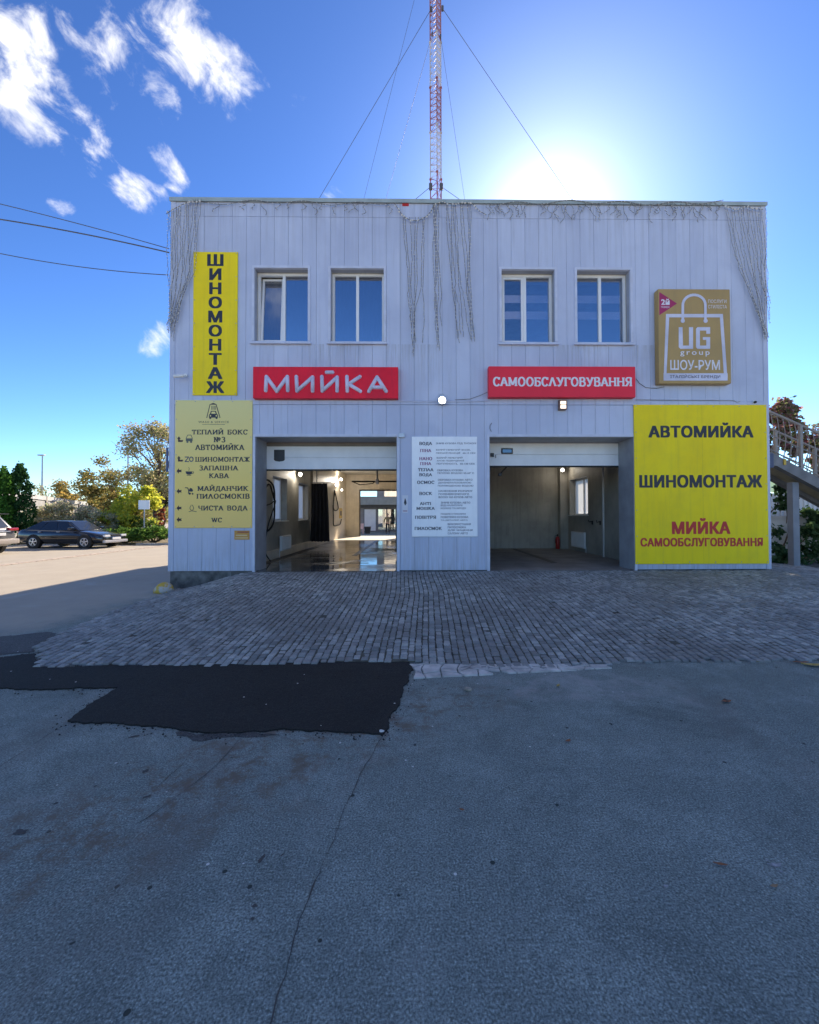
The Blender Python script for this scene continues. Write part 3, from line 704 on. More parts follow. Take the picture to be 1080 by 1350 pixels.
# the sunny lot at the left: brick strip, kerb, verge
ks = MB()
for i in range(150):
    y = 8 + i*.22; x = -13.42 + .015*sin(i*1.7)
    ks.box(x-.15, x+.15, y, y+.205, 0, .022 + .004*sin(i*2.3))
struct('kerb_strip', ks, M['kerb'])
vg = MB().prismz(ragged([(-15.2, 22.6), (-9.5, 22.8), (-7, 25.5), (-7, 45), (-60, 45), (-60, 24.5), (-24, 24.2), (-20, 23.7)], .5, .15, 3), .0, .05)
M['soil'] = pmat('leaf_litter', (0.17, 0.14, 0.085), 0.95, 0.5, 4, 0.6, 30)
struct('verge', vg, M['soil'])
kb = MB()
for i in range(12): kb.box(-15.1 + i*.5, -14.62 + i*.5, 22.42, 22.55, 0, .13)
struct('kerb', kb, M['concrete'])

# ================================================================== BUILDING
FZ = 0.37
XL, XR = PX(222, D, 700), PX(1016.5, D, 700)
ZT = (PZ(263, D, 228) + PZ(266, D, 1008)) / 2
ZB = 0.385
bld = thing('car_wash_building', 'two storey car wash clad in pale lilac grey metal planks with two open bays', 'building', (1.2, D, 0))
HX0, HX1, HY1 = -4.35, 5.9, 24.4
BX0, BX1, RX0, RX1, RB = -4.05, 0.2, 1.25, 5.6, 15.2

WIN = [  # opening px x0, x1, top, bottom, mullion px, opening sash at 'l' or None
    (335.5, 406.0, 353.5, 449.5, 374.5, 'tilted'), (436.0, 506.0, 354.0, 449.8, 471.5, None),
    (661.5, 731.5, 355.5, 450.5, 692.0, 'left'), (761.0, 831.0, 356.0, 450.7, 791.0, None)]
DOOR = [(336.5, 523.5, 576.5), (645.5, 836.0, 575.0)]
WX = [(PX(a, D, 400), PX(b, D, 400), PZ(d, D, (a+b)/2), PZ(c, D, (a+b)/2)) for a, b, c, d, *_ in WIN]
DX = [(PX(a, D, 660), PX(b, D, 660), FZ-.1, PZ(c, D, (a+b)/2)) for a, b, c in DOOR]
zw0 = sum(w[2] for w in WX)/4; zw1 = sum(w[3] for w in WX)/4
WX = [(a, b, zw0, zw1) for a, b, _, _ in WX]
zd1 = sum(d[3] for d in DX)/2
DX = [(a, b, c, zd1) for a, b, c, _ in DX]
OPEN = WX + DX
def spans(x, z0, z1, ops):
    iv = [(z0, z1)]
    for a, b, c, d in ops:
        if a < x < b:
            nv = []
            for p, q in iv:
                if d <= p or c >= q: nv.append((p, q)); continue
                if c > p: nv.append((p, c))
                if d < q: nv.append((d, q))
            iv = nv
    return iv
def wall_layer(mb, x0, x1, y0, y1, z0, z1, ops, skip=''):
    xs = sorted({x0, x1} | {v for o in ops for v in o[:2] if x0 < v < x1})
    for a, b in zip(xs[:-1], xs[1:]):
        for p, q in spans((a+b)/2, z0, z1, ops): mb.box(a, b, y0, y1, p, q, skip)
# cladding planks
Zj1, Zj2 = PZ(287), PZ(531)
def cladding():
    mb = MB(); rnd = random.Random(5)
    trim = .11
    xs = []; x = XL + trim
    while x < XR - trim - .1: xs.append(x); x += .312
    xs.append(XR - trim)
    ed = sorted(set(v for o in OPEN for v in o[:2]))
    for a, b in zip(xs[:-1], xs[1:]):
        cuts = [a] + [e for e in ed if a+.004 < e < b-.004] + [b]
        for c, d in zip(cuts[:-1], cuts[1:]):
            g0 = .0025 if c == a else 0; g1 = .0025 if d == b else 0
            for p, q in spans((c+d)/2, ZB, ZT-.074, OPEN):
                zz = [p] + [z for z in (Zj2-.045, Zj2+.045, Zj1) if p+.02 < z < q-.02] + [q]
                for s, t in zip(zz[:-1], zz[1:]):
                    band = abs((s+t)/2 - Zj2) < .03
                    yy = D + rnd.uniform(0, .0025) - (.012 if band else 0)
                    mb.box(c+g0, d-g1, yy, D+.05, s+.003, t-.003, 'k')
                    # shallow pressed rib in the middle of each plank
    mb.box(XL, XL+trim, D-.006, D+.05, ZB, ZT-.074, 'k'); mb.box(XR-trim, XR, D-.006, D+.05, ZB, ZT-.074, 'k')
    return mb.build('cladding', M['clad'], bld, recalc=False)
cladding()
mb = MB(); wall_layer(mb, XL+.002, XR-.002, D+.05, D+.16, ZB+.002, ZT-.076, OPEN); mb.build('cladding_backing', M['joint'], bld)
mb = MB(); wall_layer(mb, XL+.003, XR-.003, D+.161, D+.60, 0.0, ZT-.077, [(a, b, c if i < 4 else -1, d) for i, (a, b, c, d) in enumerate(OPEN)]); mb.build('front_wall', M['inner'], bld)
mb = MB(); mb.box(XL-.018, XR+.018, D-.028, D+.62, ZT-.072, ZT); mb.box(XL-.022, XR+.022, D-.038, D-.029, ZT-.082, ZT+.004); mb.build('coping', M['coping'], bld)
# wings behind the false front, then the hall
mb = MB()
for x0, x1, s in ((XL, HX0, -1), (HX1, XR, 1)):
    xo = x0 if s < 0 else x1-.1
    mb = MB(); mb.box(xo+.004, xo+.096, D+.601, D+1.2, 0, ZT-.1); mb.box(x0+(.1 if s < 0 else 0), x1-(.1 if s > 0 else 0), D+1.1, D+1.2, 0, ZT-.1); mb.build('wing_wall', M['inner'], bld)
SW_L = [(11.75, 13.05, 1.45, 2.75), (14.35, 15.65, 1.45, 2.75), (17.6, 18.9, 1.45, 2.75)]
SW_R = [(13.2, 14.75, 1.6, 2.86)]
def side_wall(mb, x0, x1, ops, y0, y1, z0, z1):
    ys = sorted({y0, y1} | {v for o in ops for v in o[:2]})
    for a, b in zip(ys[:-1], ys[1:]):
        for p, q in spans((a+b)/2, z0, z1, ops): mb.box(x0, x1, a, b, p, q)
HT = ZT - .25
mb = MB(); side_wall(mb, HX0, BX0, SW_L, D+.602, HY1, 0, HT); mb.build('side_wall', M['inner'], bld)
mb = MB(); side_wall(mb, RX1, HX1, SW_R, D+.602, HY1, 0, HT); mb.build('side_wall', M['inner'], bld)
mb = MB()
bo = [(-3.25, -0.25, -1, 3.12)]
wall_layer(mb, BX0, RX1, HY1-.3, HY1, 0, HT, bo)
mb.build('back_wall', M['inner_tile'], bld)
MB().box(BX1, RX0, D+.602, HY1-.302, 0, 4.0).build('bay_wall', M['inner'], bld)
mb = MB(); mb.box(RX0, RX1, RB, RB+.25, 0, 4.0); mb.box(5.32, 5.6-.002, RB-.28, RB-.002, FZ, 4.0)
mb.build('bay_wall', M['inner'], bld)
mb = MB(); mb.box(BX0, RX1, D+.602, HY1-.302, 4.002, 4.3); mb.box(BX0+.002, RX1-.002, 16.0, 16.15, 4.32, HT-.2); mb.build('bay_ceiling', M['ceiling'], bld)
mb = MB(); mb.box(HX0-.1, HX1+.1, D+.63, HY1+.15, HT+.002, HT+.16); mb.build('roof', M['concrete'], bld)
# pale tiles on the far part of the left wall, behind the curtain
mb = MB(); mb.box(BX0+.002, BX0+.02, 16.3, HY1-.303, FZ, 3.99); mb.box(BX0+.002, BX0+.05, D+.61, 16.28, FZ, .62); mb.build('wall_tiles', M['inner_tile'], bld)
mb = MB(); mb.box(BX0, BX1, D+.02, 20.3, 0.05, FZ); mb.build('wash_floor', M['floor'], bld)
mb = MB(); mb.box(BX0, BX1, 20.302, HY1+.02, 0.05, FZ+.004); mb.build('matt_floor', pmat('sun_patch_floor', (.55, .52, .46), .7, .1, 2), bld)  # bright sun patch by the back doorway put into the floor's colour
mb = MB(); mb.box(RX0, RX1, D+.02, RB, 0.05, FZ-.002); mb.build('bay_floor', M['dryfloor'], bld)
for xa, xb in ((XL+.03, DX[0][0]+.02), (DX[0][1]-.02, DX[1][0]+.02), (DX[1][1]-.02, XR-.03)): MB().box(xa, xb, D+.03, D+.16, 0, ZB-.002).build('plinth', M['plinth'], bld)
# drain gratings in the floors
for q in ((-1.93, -1.78, 12.6, 20.2), (3.52, 3.68, 10.6, 15.0), (BX0+.06, BX0+.3, D+.9, 16.2), (-3.4, -2.3, 11.9, 12.05), (-2.6, -1.2, 10.6, 10.7)): MB().box(*q, FZ-.001, FZ+.005).build('floor_drain', M['black'], bld)

# door portals: trim round the opening, dark metal reveals
for a, b, c, d in DX:
    mb = MB(); t = .055
    mb.box(a-t, a, D-.014, D+.2, ZB-.02, d+t); mb.box(b, b+t, D-.014, D+.2, ZB-.02, d+t); mb.box(a, b, D-.014, D+.2, d, d+t)
    pt = mb.build('portal_trim', M['trim'], bld)
    mb = MB(); mb.box(a+.001, a+.012, D+.012, D+.66, FZ-.02, d); mb.box(b-.012, b-.001, D+.012, D+.66, FZ-.02, d); mb.box(a+.013, b-.013, D+.012, D+.66, d-.012, d-.001)
    mb.build('door_reveal', M['reveal'], bld)
# sectional doors pulled up
yd = D + .66
for i, (a, b, c, d) in enumerate(DX):
    zt, zb = (PZ(588.5, yd), PZ(618.5, yd)) if i == 0 else (PZ(584.5, yd), PZ(614, yd))
    mb = MB(); h = (zt-zb)/2
    mb.bbox(a-.1, b+.1, yd, yd+.045, zb, zb+h-.002, .004); mb.bbox(a-.1, b+.1, yd, yd+.045, zb+h+.002, zt, .004)
    gd = mb.build('sectional_door', M['panel'], bld)
    mb = MB(); mb.box(a-.1, b+.1, yd-.006, yd+.05, zb-.035, zb-.001); mb.build('bottom_seal', M['rubber'], gd)
    mb = MB(); mb.box(a+.014, b-.014, yd-.004, yd+.05, zt+.002, d-.012); mb.build('door_lintel', pmat('brown_lintel', (0.22, 0.19, 0.16), .6) if i == 0 else M['reveal'], bld)
    mb = MB()
    if i == 0:
        x0, x1, q0, q1 = PX(361.5, yd, 600), PX(375.5, yd, 600), PZ(608, yd), PZ(593, yd)
        pts = [(x0, q1), (x1, q1), (x1, q0+.03), (x1-.03, q0+.005), ((x0+x1)/2, q0-.01), (x0+.03, q0+.005), (x0, q0+.03)]
        mb.prism(pts, yd-.012, yd-.001); mb.build('door_decal', M['black'], gd)
        lettering(gd, '24/7' if False else '≡', (365, 595.5, 371, 597.5), yd-.0135, M['letter_white'], bold=0) if False else None
    else:
        x0, x1, q0, q1 = PX(661, yd, 595), PX(676, yd, 595), PZ(598.5, yd), PZ(591, yd)
        mb.bbox(x0, x1, yd-.02, yd-.001, q0, q1, .018); w = mb.build('door_window', M['black'], gd)
        mb = MB().box(x0+.03, x1-.03, yd-.022, yd-.0205, q0+.03, q1-.03); mb.build('pane', M['carglass'], w)
        mb = MB().bbox(PX(646.5, yd, 600), PX(651, yd, 600), yd-.05, yd-.001, PZ(602.5, yd), PZ(597.5, yd), .01)
        mb.tube([(PX(653, yd, 600), yd-.03, PZ(600, yd)), (PX(653.5, yd, 600), yd-.03, PZ(604, yd))], .008); mb.build('door_lock', M['black'], gd)

# windows
def window(i):
    a, b, z0, z1 = WX[i]; mull = PX(WIN[i][4], D+.2, 400); kind = WIN[i][5]
    mb = MB(); t = .055
    mb.box(a-t, a-.001, D-.016, D+.19, z0-.0, z1+t); mb.box(b+.001, b+t, D-.016, D+.19, z0-.0, z1+t); mb.box(a-.001, b+.001, D-.016, D+.19, z1+.001, z1+t)
    w = mb.build('window', M['trim'], bld)
    mb = MB().add([(a-t-.02, D-.07, z0-.085), (b+t+.02, D-.07, z0-.085), (b+t+.02, D-.07, z0-.055), (a-t-.02, D-.07, z0-.055), (a-t-.02, D+.19, z0-.04), (b+t+.02, D+.19, z0-.04), (b+t+.02, D+.19, z0-.001), (a-t-.02, D+.19, z0-.001)],
                  [(0,1,2,3), (3,2,6,7), (0,3,7,4), (1,5,6,2), (0,4,5,1), (4,7,6,5)])
    mb.build('sill', M['trim'], w)
    mb = MB(); f = .055; yf0, yf1 = D+.20, D+.27
    mb.box(a, a+f, yf0, yf1, z0, z1); mb.box(b-f, b, yf0, yf1, z0, z1); mb.box(a+f, b-f, yf0, yf1, z1-f, z1); mb.box(a+f, b-f, yf0, yf1, z0, z0+f)
    mb.box(mull-.032, mull+.032, yf0, yf1, z0+f, z1-f)
    mb.build('frame', M['pvc'], w)
    s = .05
    if kind:
        mb = MB(); x0, x1, q0, q1 = a+f+.004, mull-.036, z0+f+.004, z1-f-.004
        tilt = (lambda z: .11*(z-q0)/(q1-q0)) if kind == 'tilted' else (lambda z: -.012)
        def bar(xa, xb, za, zb):
            vs = []
            for x in (xa, xb):
                for z in (za, zb):
                    for dy in (0.0, .05): vs.append((x, yf0+.015+dy+tilt(z), z))
            mb.add(vs, [(0,1,3,2), (4,6,7,5), (0,4,5,1), (2,3,7,6), (0,2,6,4), (1,5,7,3)])
        bar(x0, x0+s, q0, q1); bar(x1-s, x1, q0, q1); bar(x0+s, x1-s, q0, q0+s); bar(x0+s, x1-s, q1-s, q1)
        mb.build('sash', M['pvc'], w)
        mb = MB(); zz = (q0+s, q1-s)
        mb.add([(x0+s, yf0+.035+tilt(zz[0]), zz[0]), (x1-s, yf0+.035+tilt(zz[0]), zz[0]), (x1-s, yf0+.035+tilt(zz[1]), zz[1]), (x0+s, yf0+.035+tilt(zz[1]), zz[1])], [(0,1,2,3)])
    else:
        mb = MB(); mb.box(a+f, mull-.032, yf0+.03, yf0+.036, z0+f, z1-f)
    mb.build('pane', M['glass'] if i < 2 else M['glass_clear_room'], w)
    mb = MB(); mb.box(mull+.032, b-f, yf0+.03, yf0+.036, z0+f, z1-f); mb.build('pane', M['glass'] if i < 2 else M['glass_clear_room'], w)
    if i >= 2:     # day-and-night roller blind: pale bands
        mb = MB()
        for zz in (z1-.50, z1-.88): mb.box(a+f, b-f, yf1+.05, yf1+.054, zz-.09, zz+.09)
        mb.build('roller_blind', pmat('blind_cloth', (.88, .74, .78), .8), w)
    else:
        mb = MB(); n = 40
        pts = [(a+f + (b-a-2*f)*k/n, yf1+.09 + .018*sin(k*1.9)) for k in range(n+1)]
        mb.add([(x, y, z) for z in (z0+.02, z1-.04) for x, y in pts], [(k, k+1, n+2+k, n+1+k) for k in range(n)])
        mb.build('net_curtain', pmat('net_curtain', (.20, .21, .23), .9), w)
for i in range(4): window(i)

# inside windows of the bays
for x, ops, s in ((BX0, SW_L, -1), (RX1, SW_R, 1)):
    for y0, y1, z0, z1 in ops:
        xa, xb = (x-.24, x-.19) if s < 0 else (x+.19, x+.24); f = .05
        mb = MB(); mb.box(xa, xb, y0, y0+f, z0, z1); mb.box(xa, xb, y1-f, y1, z0, z1); mb.box(xa, xb, y0+f, y1-f, z0, z0+f); mb.box(xa, xb, y0+f, y1-f, z1-f, z1); mb.box(xa, xb, (y0+y1)/2-.035, (y0+y1)/2+.035, z0+f, z1-f)
        w = mb.build('bay_window', M['pvc'], bld)
        mb = MB().box((xa+xb)/2-.003, (xa+xb)/2+.003, y0+f, y1-f, z0+f, z1-f); mb.build('pane', M['frosted'], w)
        mb = MB(); xs = sorted((x + s*.18, x - s*.05)); mb.box(xs[0], xs[1], y0-.05, y1+.05, z0-.03, z0+.001); mb.build('sill', M['pvc'], w)
# standing loft of the back doorway
mb = MB()
a, b, _, d = bo[0]
mb.box(a, a+.07, HY1-.36, HY1-.301, FZ, d); mb.box(a+.07, b, HY1-.36, HY1-.301, d-.09, d)
mb.build('back_door_frame', pmat('dark_frame', (.05, .04, .035), .5), bld)

# ================================================================== SIGNS
def sign_box(name, label, cat, box, depth, mat, y1=D-.004, bev=.012, part='panel', group=None):
    yf = y1 - depth
    x0, x1, z0, z1 = PX(box[0], yf, (box[1]+box[3])/2), PX(box[2], yf, (box[1]+box[3])/2), PZ(box[3], yf, (box[0]+box[2])/2), PZ(box[1], yf, (box[0]+box[2])/2)
    t = thing(name, label, cat, ((x0+x1)/2, y1, z0), group)
    mb = MB(); mb.bbox(x0, x1, yf, y1, z0, z1, min(bev, depth*.4)); mb.build(part, mat, t)
    return t, yf - .0012, (x0, x1, z0, z1)

def screws(t, r_, y, nx, nz, inset=.05):
    x0, x1, z0, z1 = r_; mb = MB()
    for i in range(nx+1):
        for j in range(nz+1):
            if 0 < i < nx and 0 < j < nz: continue
            mb.lathe([(.011, 0), (.011, -.004), (.006, -.006)], 8, 'Y', (x0+inset+(x1-x0-2*inset)*i/nx, y, z0+inset+(z1-z0-2*inset)*j/nz))
    mb.build('screw', M['steel'], t)['kind'] = 'stuff'
# tall yellow banner
t, y, r = sign_box('vertical_sign', 'tall narrow yellow banner with dark letters stacked one per line near the left roof corner', 'sign', (254.5, 332, 313, 521), .02, M['yellow'])
screws(t, r, y, 1, 6, .03)
for i, ch in enumerate('ШИНОМОНТАЖ'):
    zc = 335 + i*18.62
    w = {'Ш': 21.5, 'Ж': 24, 'О': 17.5, 'М': 18.5, 'Т': 17, 'А': 19}.get(ch, 16)
    lettering(t, ch, (284-w/2-.3*i*.1, zc, 284+w/2-.3*i*.1, zc+15.6), y, M['letter_dark'], 'bold', .045)

# gold direction board
t, y, r = sign_box('direction_board', 'gold direction board listing services beside small left-pointing arrows at the lower left corner', 'sign', (230.5, 527.5, 332.5, 696), .02, M['gold'])
screws(t, r, y, 4, 7, .03)
K = M['letter_dark']
def B8(x, yy): return (225 + x/5.87, 525 + yy/5.87)
rows = [('ТЕПЛИЙ БОКС', 164, 238, 596, 280), ('№3', 333, 300, 424, 340), ('АВТОМИЙКА', 188, 360, 572, 400), ('ШИНОМОНТАЖ', 190, 455, 614, 491), ('ЗАПАШНА', 222, 522, 524, 558), ('КАВА', 297, 582, 453, 618),
        ('МАЙДАНЧИК', 208, 680, 602, 717), ('ПИЛОСМОКІВ', 200, 740, 612, 777), ('ЧИСТА ВОДА', 212, 832, 598, 868), ('WC', 314, 926, 397, 960)]
for s, x0, y0, x1, y1 in rows:
    lettering(t, s, B8(x0, y0 if s != 'ТЕПЛИЙ БОКС' else y0+6) + B8(x1, y1), y, K, 'slab', thick=.22, thin=.12, slab=.18, gap=.12)
# arrows
AR = [[(44, 0), (18, -18), (18, -8), (0, -8)], ]
def arrow_left(x, yy): return [B8(x+a, yy+b) for a, b in [(0, 0), (18, -22), (18, -9), (42, -9), (34, 0), (42, 9), (18, 9), (18, 22)]]
def arrow_bend(x, yy): return [[B8(x+a, yy+b) for a, b in [(0, -24), (14, -44), (28, -24)]], [B8(x+a, yy+b) for a, b in [(7, -24), (21, -24), (21, 0), (7, 0)]], [B8(x+a, yy+b) for a, b in [(21, -14), (48, -14), (42, 0), (21, 0)]]]
dark_red = pmat('arrow_ink', (.035, .014, .02), .5)
flat(t, 'arrow', arrow_bend(50, 338), y, dark_red); flat(t, 'arrow', arrow_bend(50, 490), y, dark_red)
for yy in (563, 720, 850, 940): flat(t, 'arrow', [arrow_left(46, yy)], y, dark_red)
# pictograms
def oval(cx, cy, rx, ry, n=14): return [B8(cx+rx*cos(2*pi*k/n), cy+ry*sin(2*pi*k/n)) for k in range(n)]
def line(pts, w): return [[B8(*q) for q in r_] for r_ in ribbon(pts, w)]
g = line([(305, 48), (280, 150)], 6) + line([(352, 48), (382, 150)], 6) + [[B8(*q) for q in [(308, 44), (330, 36), (352, 44), (352, 50), (308, 50)]]]
for x in (318, 328, 338, 348): g += line([(x, 60), (x, 88)], 4)
flat(t, 'shower_emblem', g, y, K)
car = [[B8(*q) for q in [(296, 128), (304, 122), (312, 98), (350, 98), (358, 122), (366, 128), (366, 150), (296, 150)]], [B8(*q) for q in [(300, 150), (314, 150), (314, 160), (300, 160)]], [B8(*q) for q in [(348, 150), (362, 150), (362, 160), (348, 160)]]]
flat(t, 'car_emblem', car, y-.0006, K)
flat(t, 'car_emblem_glass', [[B8(*q) for q in [(313, 120), (318, 104), (344, 104), (349, 120)]], oval(308, 136, 6, 6), oval(354, 136, 6, 6)], y-.0018, M['gold'])
lettering(t, 'WASH & SERVICE', B8(215, 176) + B8(450, 192), y, K, bold=.0, spacing=1.2)
flat(t, 'rule', line([(246, 202), (420, 202)], 3), y, K)
grey_ink = pmat('grey_ink', (.12, .13, .10), .5)
flat(t, 'wash_icon', line([(120, 310), (132, 285), (158, 285), (168, 310)], 5) + [[B8(*q) for q in [(118, 310), (170, 310), (170, 332), (118, 332)]], oval(130, 338, 8, 8), oval(158, 338, 8, 8)], y, grey_ink)
blue_ink = pmat('blue_ink', (.05, .07, .12), .5)
flat(t, 'tyre_icon', line([(112, 455), (140, 455), (112, 490), (140, 490)], 7) + line([(160+14*cos(k*pi/6), 472+17*sin(k*pi/6)) for k in range(13)], 7), y, blue_ink)
flat(t, 'cup_icon', [[B8(*q) for q in [(116, 566), (168, 566), (164, 584), (150, 592), (132, 592), (120, 584)]], [B8(*q) for q in [(124, 595), (160, 595), (160, 599), (124, 599)]]] + line([(168, 570), (178, 570), (174, 582), (163, 584)], 4) + line([(140, 560), (145, 545), (140, 535)], 3), y, K)
flat(t, 'vacuum_icon', line([(114, 692), (132, 694), (140, 715), (138, 735)], 7) + [[B8(*q) for q in [(140, 712), (150, 694), (166, 698), (174, 716), (166, 724), (146, 722)]], oval(148, 738, 9, 9), oval(170, 740, 7, 7)], y, K)
flat(t, 'drop_icon', line([(160, 826), (148, 850), (156, 866), (172, 866), (180, 850), (168, 826)], 4) + line([(142, 878), (165, 872), (200, 878)], 4), y, K)

# red sign МИЙКА with rounded raised letters
t, y, r = sign_box('car_wash_sign', 'red light box with rounded raised white letters above the left garage bay', 'sign', (333.5, 483.5, 525, 525), .14, M['red'])
def Z7(x, yy): return (210 + x/3.273, 240 + yy/3.273)
L3 = {'М': [[(460, 900), (463, 840), (508, 903), (553, 840), (555, 900)]], 'И': [[(592, 840), (595, 902), (662, 842), (662, 902)]],
      'Й': [[(702, 840), (704, 902), (768, 842), (768, 902)], [(722, 821), (748, 821)]], 'К': [[(810, 840), (812, 902)], [(866, 840), (818, 872), (868, 903)]],
      'А': [[(905, 903), (940, 842), (979, 903)], [(920, 886), (962, 886)]]}
lav = pmat('lilac_letter', (.66, .64, .78), .4)
for ch in 'МИЙКА':
    mb = MB()
    for k, st in enumerate(L3[ch]):
        pts = [P(*Z7(*q), y) + Vector((0, .004*k, 0)) for q in st]; R = .042
        for p, q in zip(pts[:-1], pts[1:]): mb.tube([p, q], R, 12)
        for p in pts: mb.ball(p, R, 12)
    mb.build('raised_letter', lav, t, smooth=True)

# red sign САМООБСЛУГОВУВАННЯ
t, y, r = sign_box('self_service_sign', 'long red light box with small white serif letters above the right garage bay', 'sign', (644.5, 483, 838, 523.5), .16, pmat('pink_red_vinyl', (.86, .04, .07), .5, .04, 2, spec=.2))
lettering(t, 'САМООБСЛУГОВУВАННЯ', (650, 497.5, 833.5, 509), y, M['letter_white'], 'slab', thick=.25, thin=.13, slab=.17, gap=.07)

# white price board
t, y, r = sign_box('service_board', 'white rounded board of wash programmes hung on the pillar between the two bays', 'sign', (543, 575.5, 629.5, 707.5), .03, M['board'])
def Z3(x, yy): return (540 + x/9.64, 570 + yy/9.64)
ink = pmat('navy_ink', (.035, .045, .075), .5); pink = pmat('magenta_ink', (.30, .09, .20), .5)
for s, x0, y0, x1, y1, mm in [('ВОДА', 124, 122, 288, 160, ink), ('ПІНА', 135, 212, 278, 250, pink), ('НАНО', 124, 314, 288, 354, pink), ('ПІНА', 135, 378, 278, 416, pink), ('ТЕПЛА', 108, 456, 306, 494, ink), ('ВОДА', 124, 520, 288, 556, ink),
        ('ОСМОС', 96, 616, 316, 654, ink), ('ВОСК', 124, 758, 288, 796, ink), ('АНТІ', 130, 886, 274, 924, ink), ('МОШКА', 88, 948, 322, 984, ink), ('ПОВІТРЯ', 70, 1060, 338, 1098, ink), ('ПИЛОСМОК', 64, 1202, 412, 1240, ink)]:
    lettering(t, s, Z3(x0, y0) + Z3(x1, y1), y, mm, 'slab', thick=.25, thin=.12, slab=.17, gap=.10)
ink2 = pmat('violet_ink', (.07, .065, .12), .5)
for s, x0, x1, yc in [('ЗМИВ КУЗОВА ПІД ТИСКОМ', 335, 846, 142), ('БІЛИЙ МИЮЧИЙ ЗАСІБ,', 338, 778, 222), ('ПЕРШОЇ РЕАКЦІЇ   60-15 СЕК', 338, 842, 263), ('БІЛИЙ МИЮЧИЙ', 346, 674, 322), ('ЗАСІБ ПІДВИЩЕНОЇ', 346, 694, 360), ('ПОТУЖНОСТІ,   60-120 СЕК', 346, 832, 401),
        ('ОБРОБКА КУЗОВА', 350, 680, 483), ('ТЕПЛОЮ ВОДОЮ 50-60° C', 350, 822, 520), ('ОБРОБКА КУЗОВА АВТО', 360, 800, 604), ('ДЕМІНЕРАЛІЗОВАНОЮ', 364, 784, 642), ('ПОМ\'ЯКШЕНОЮ ВОДОЮ', 360, 812, 681), ('НАНЕСЕННЯ РОЗЧИНУ', 370, 800, 746), ('ПОЛІМЕРИЗУЮЧОГО', 370, 756, 786), ('ВОСКУ НА КУЗОВ АВТО', 370, 796, 824),
        ('ЗМИВ КУЗОВА АВТО', 398, 772, 894), ('ВІД НАЛИПЛИХ', 398, 676, 930), ('КОМАХ ТА БРУДУ', 398, 720, 967), ('ПОДУВ СТИСЛИМ', 398, 712, 1040), ('ПОВІТРЯМ КУЗОВА', 398, 748, 1078), ('ТА ДЕТАЛЕЙ АВТО', 398, 738, 1116), ('ВИКОРИСТАННЯ', 486, 778, 1168), ('ПИЛОСМОКА', 486, 718, 1207), ('ДЛЯ ЧИЩЕННЯ', 486, 802, 1246), ('САЛОНУ АВТО', 486, 742, 1284)]:
    lettering(t, s, Z3(x0, yc-13) + Z3(x1, yc+12), y, ink2, bold=.02)

# tan shopping bag sign
t, y, r = sign_box('showroom_sign', 'tan light box with a white shopping bag outline at the upper right of the facade', 'sign', (868.5, 381, 963.5, 505.5), .16, M['tan'], bev=.02)
def Z5(x, yy): return (860 + x/9.31, 370 + yy/9.31)
def fl5(name, polys, m, dy=0): return flat(t, name, [[Z5(*q) for q in pl] for pl in polys], y-dy, m)
lil = pmat('pale_lilac_print', (.62, .62, .74), .45)
fl5('bag_outline', [[(170, 408), (868, 408), (868, 450), (205, 450)], [(170, 412), (210, 430), (176, 1140), (140, 1225)], [(830, 430), (868, 412), (926, 1225), (880, 1140)], [(140, 1136), (926, 1136), (926, 1226), (140, 1226)]], lil)
hd = [(376, 490), (376, 300)] + [(515+139*cos(radians(a)), 300-126*sin(radians(a))) for a in range(180, -1, -12)] + [(654, 300), (654, 490)]
fl5('bag_handle', ribbon(hd, 32), lil, .003)
fl5('handle_knob', [[(376+26*cos(k*pi/8), 492+26*sin(k*pi/8)) for k in range(16)], [(656+26*cos(k*pi/8), 492+26*sin(k*pi/8)) for k in range(16)]], lil, .0055)
fl5('flag', [[(88, 138), (306, 280), (88, 424)]], pmat('magenta_print', (.36, .02, .10), .45), .0004)
lettering(t, '2й', Z5(110, 222) + Z5(214, 296), y-.002, M['letter_white'], bold=.03)
lettering(t, 'поверх', Z5(110, 312) + Z5(214, 342), y-.002, M['letter_white'], bold=.0)
lettering(t, 'ПОСЛУГИ', Z5(688, 232) + Z5(912, 274), y-.002, M['letter_white'], bold=.0)
lettering(t, 'СТИЛІСТА', Z5(688, 298) + Z5(916, 340), y-.002, M['letter_white'], bold=.0)
fl5('monogram', [[(326, 570), (372, 570), (378, 780), (378, 836), (346, 836), (326, 815)], [(452, 570), (502, 570), (502, 836), (452, 836)], [(378, 796), (452, 796), (452, 836), (378, 836)],
   [(538, 590), (556, 570), (586, 570), (586, 836), (556, 836), (538, 815)], [(586, 570), (712, 570), (712, 612), (586, 612)], [(664, 612), (712, 612), (712, 652), (664, 652)], [(586, 796), (712, 796), (712, 836), (586, 836)], [(664, 692), (712, 692), (712, 796), (664, 796)], [(622, 692), (664, 692), (664, 726), (622, 726)]], lil, .001)
lettering(t, 'group', Z5(344, 866) + Z5(706, 930), y-.002, M['letter_white'], bold=.01, spacing=1.35)
lettering(t, 'ШОУ-РУМ', Z5(222, 972) + Z5(832, 1096), y-.002, M['letter_white'], bold=.015)
lettering(t, 'ІТАЛІЙСЬКІ БРЕНДИ', Z5(222, 1150) + Z5(836, 1202), y-.004, pmat('tan_ink', (.13, .11, .13), .5), bold=.015, spacing=1.1)

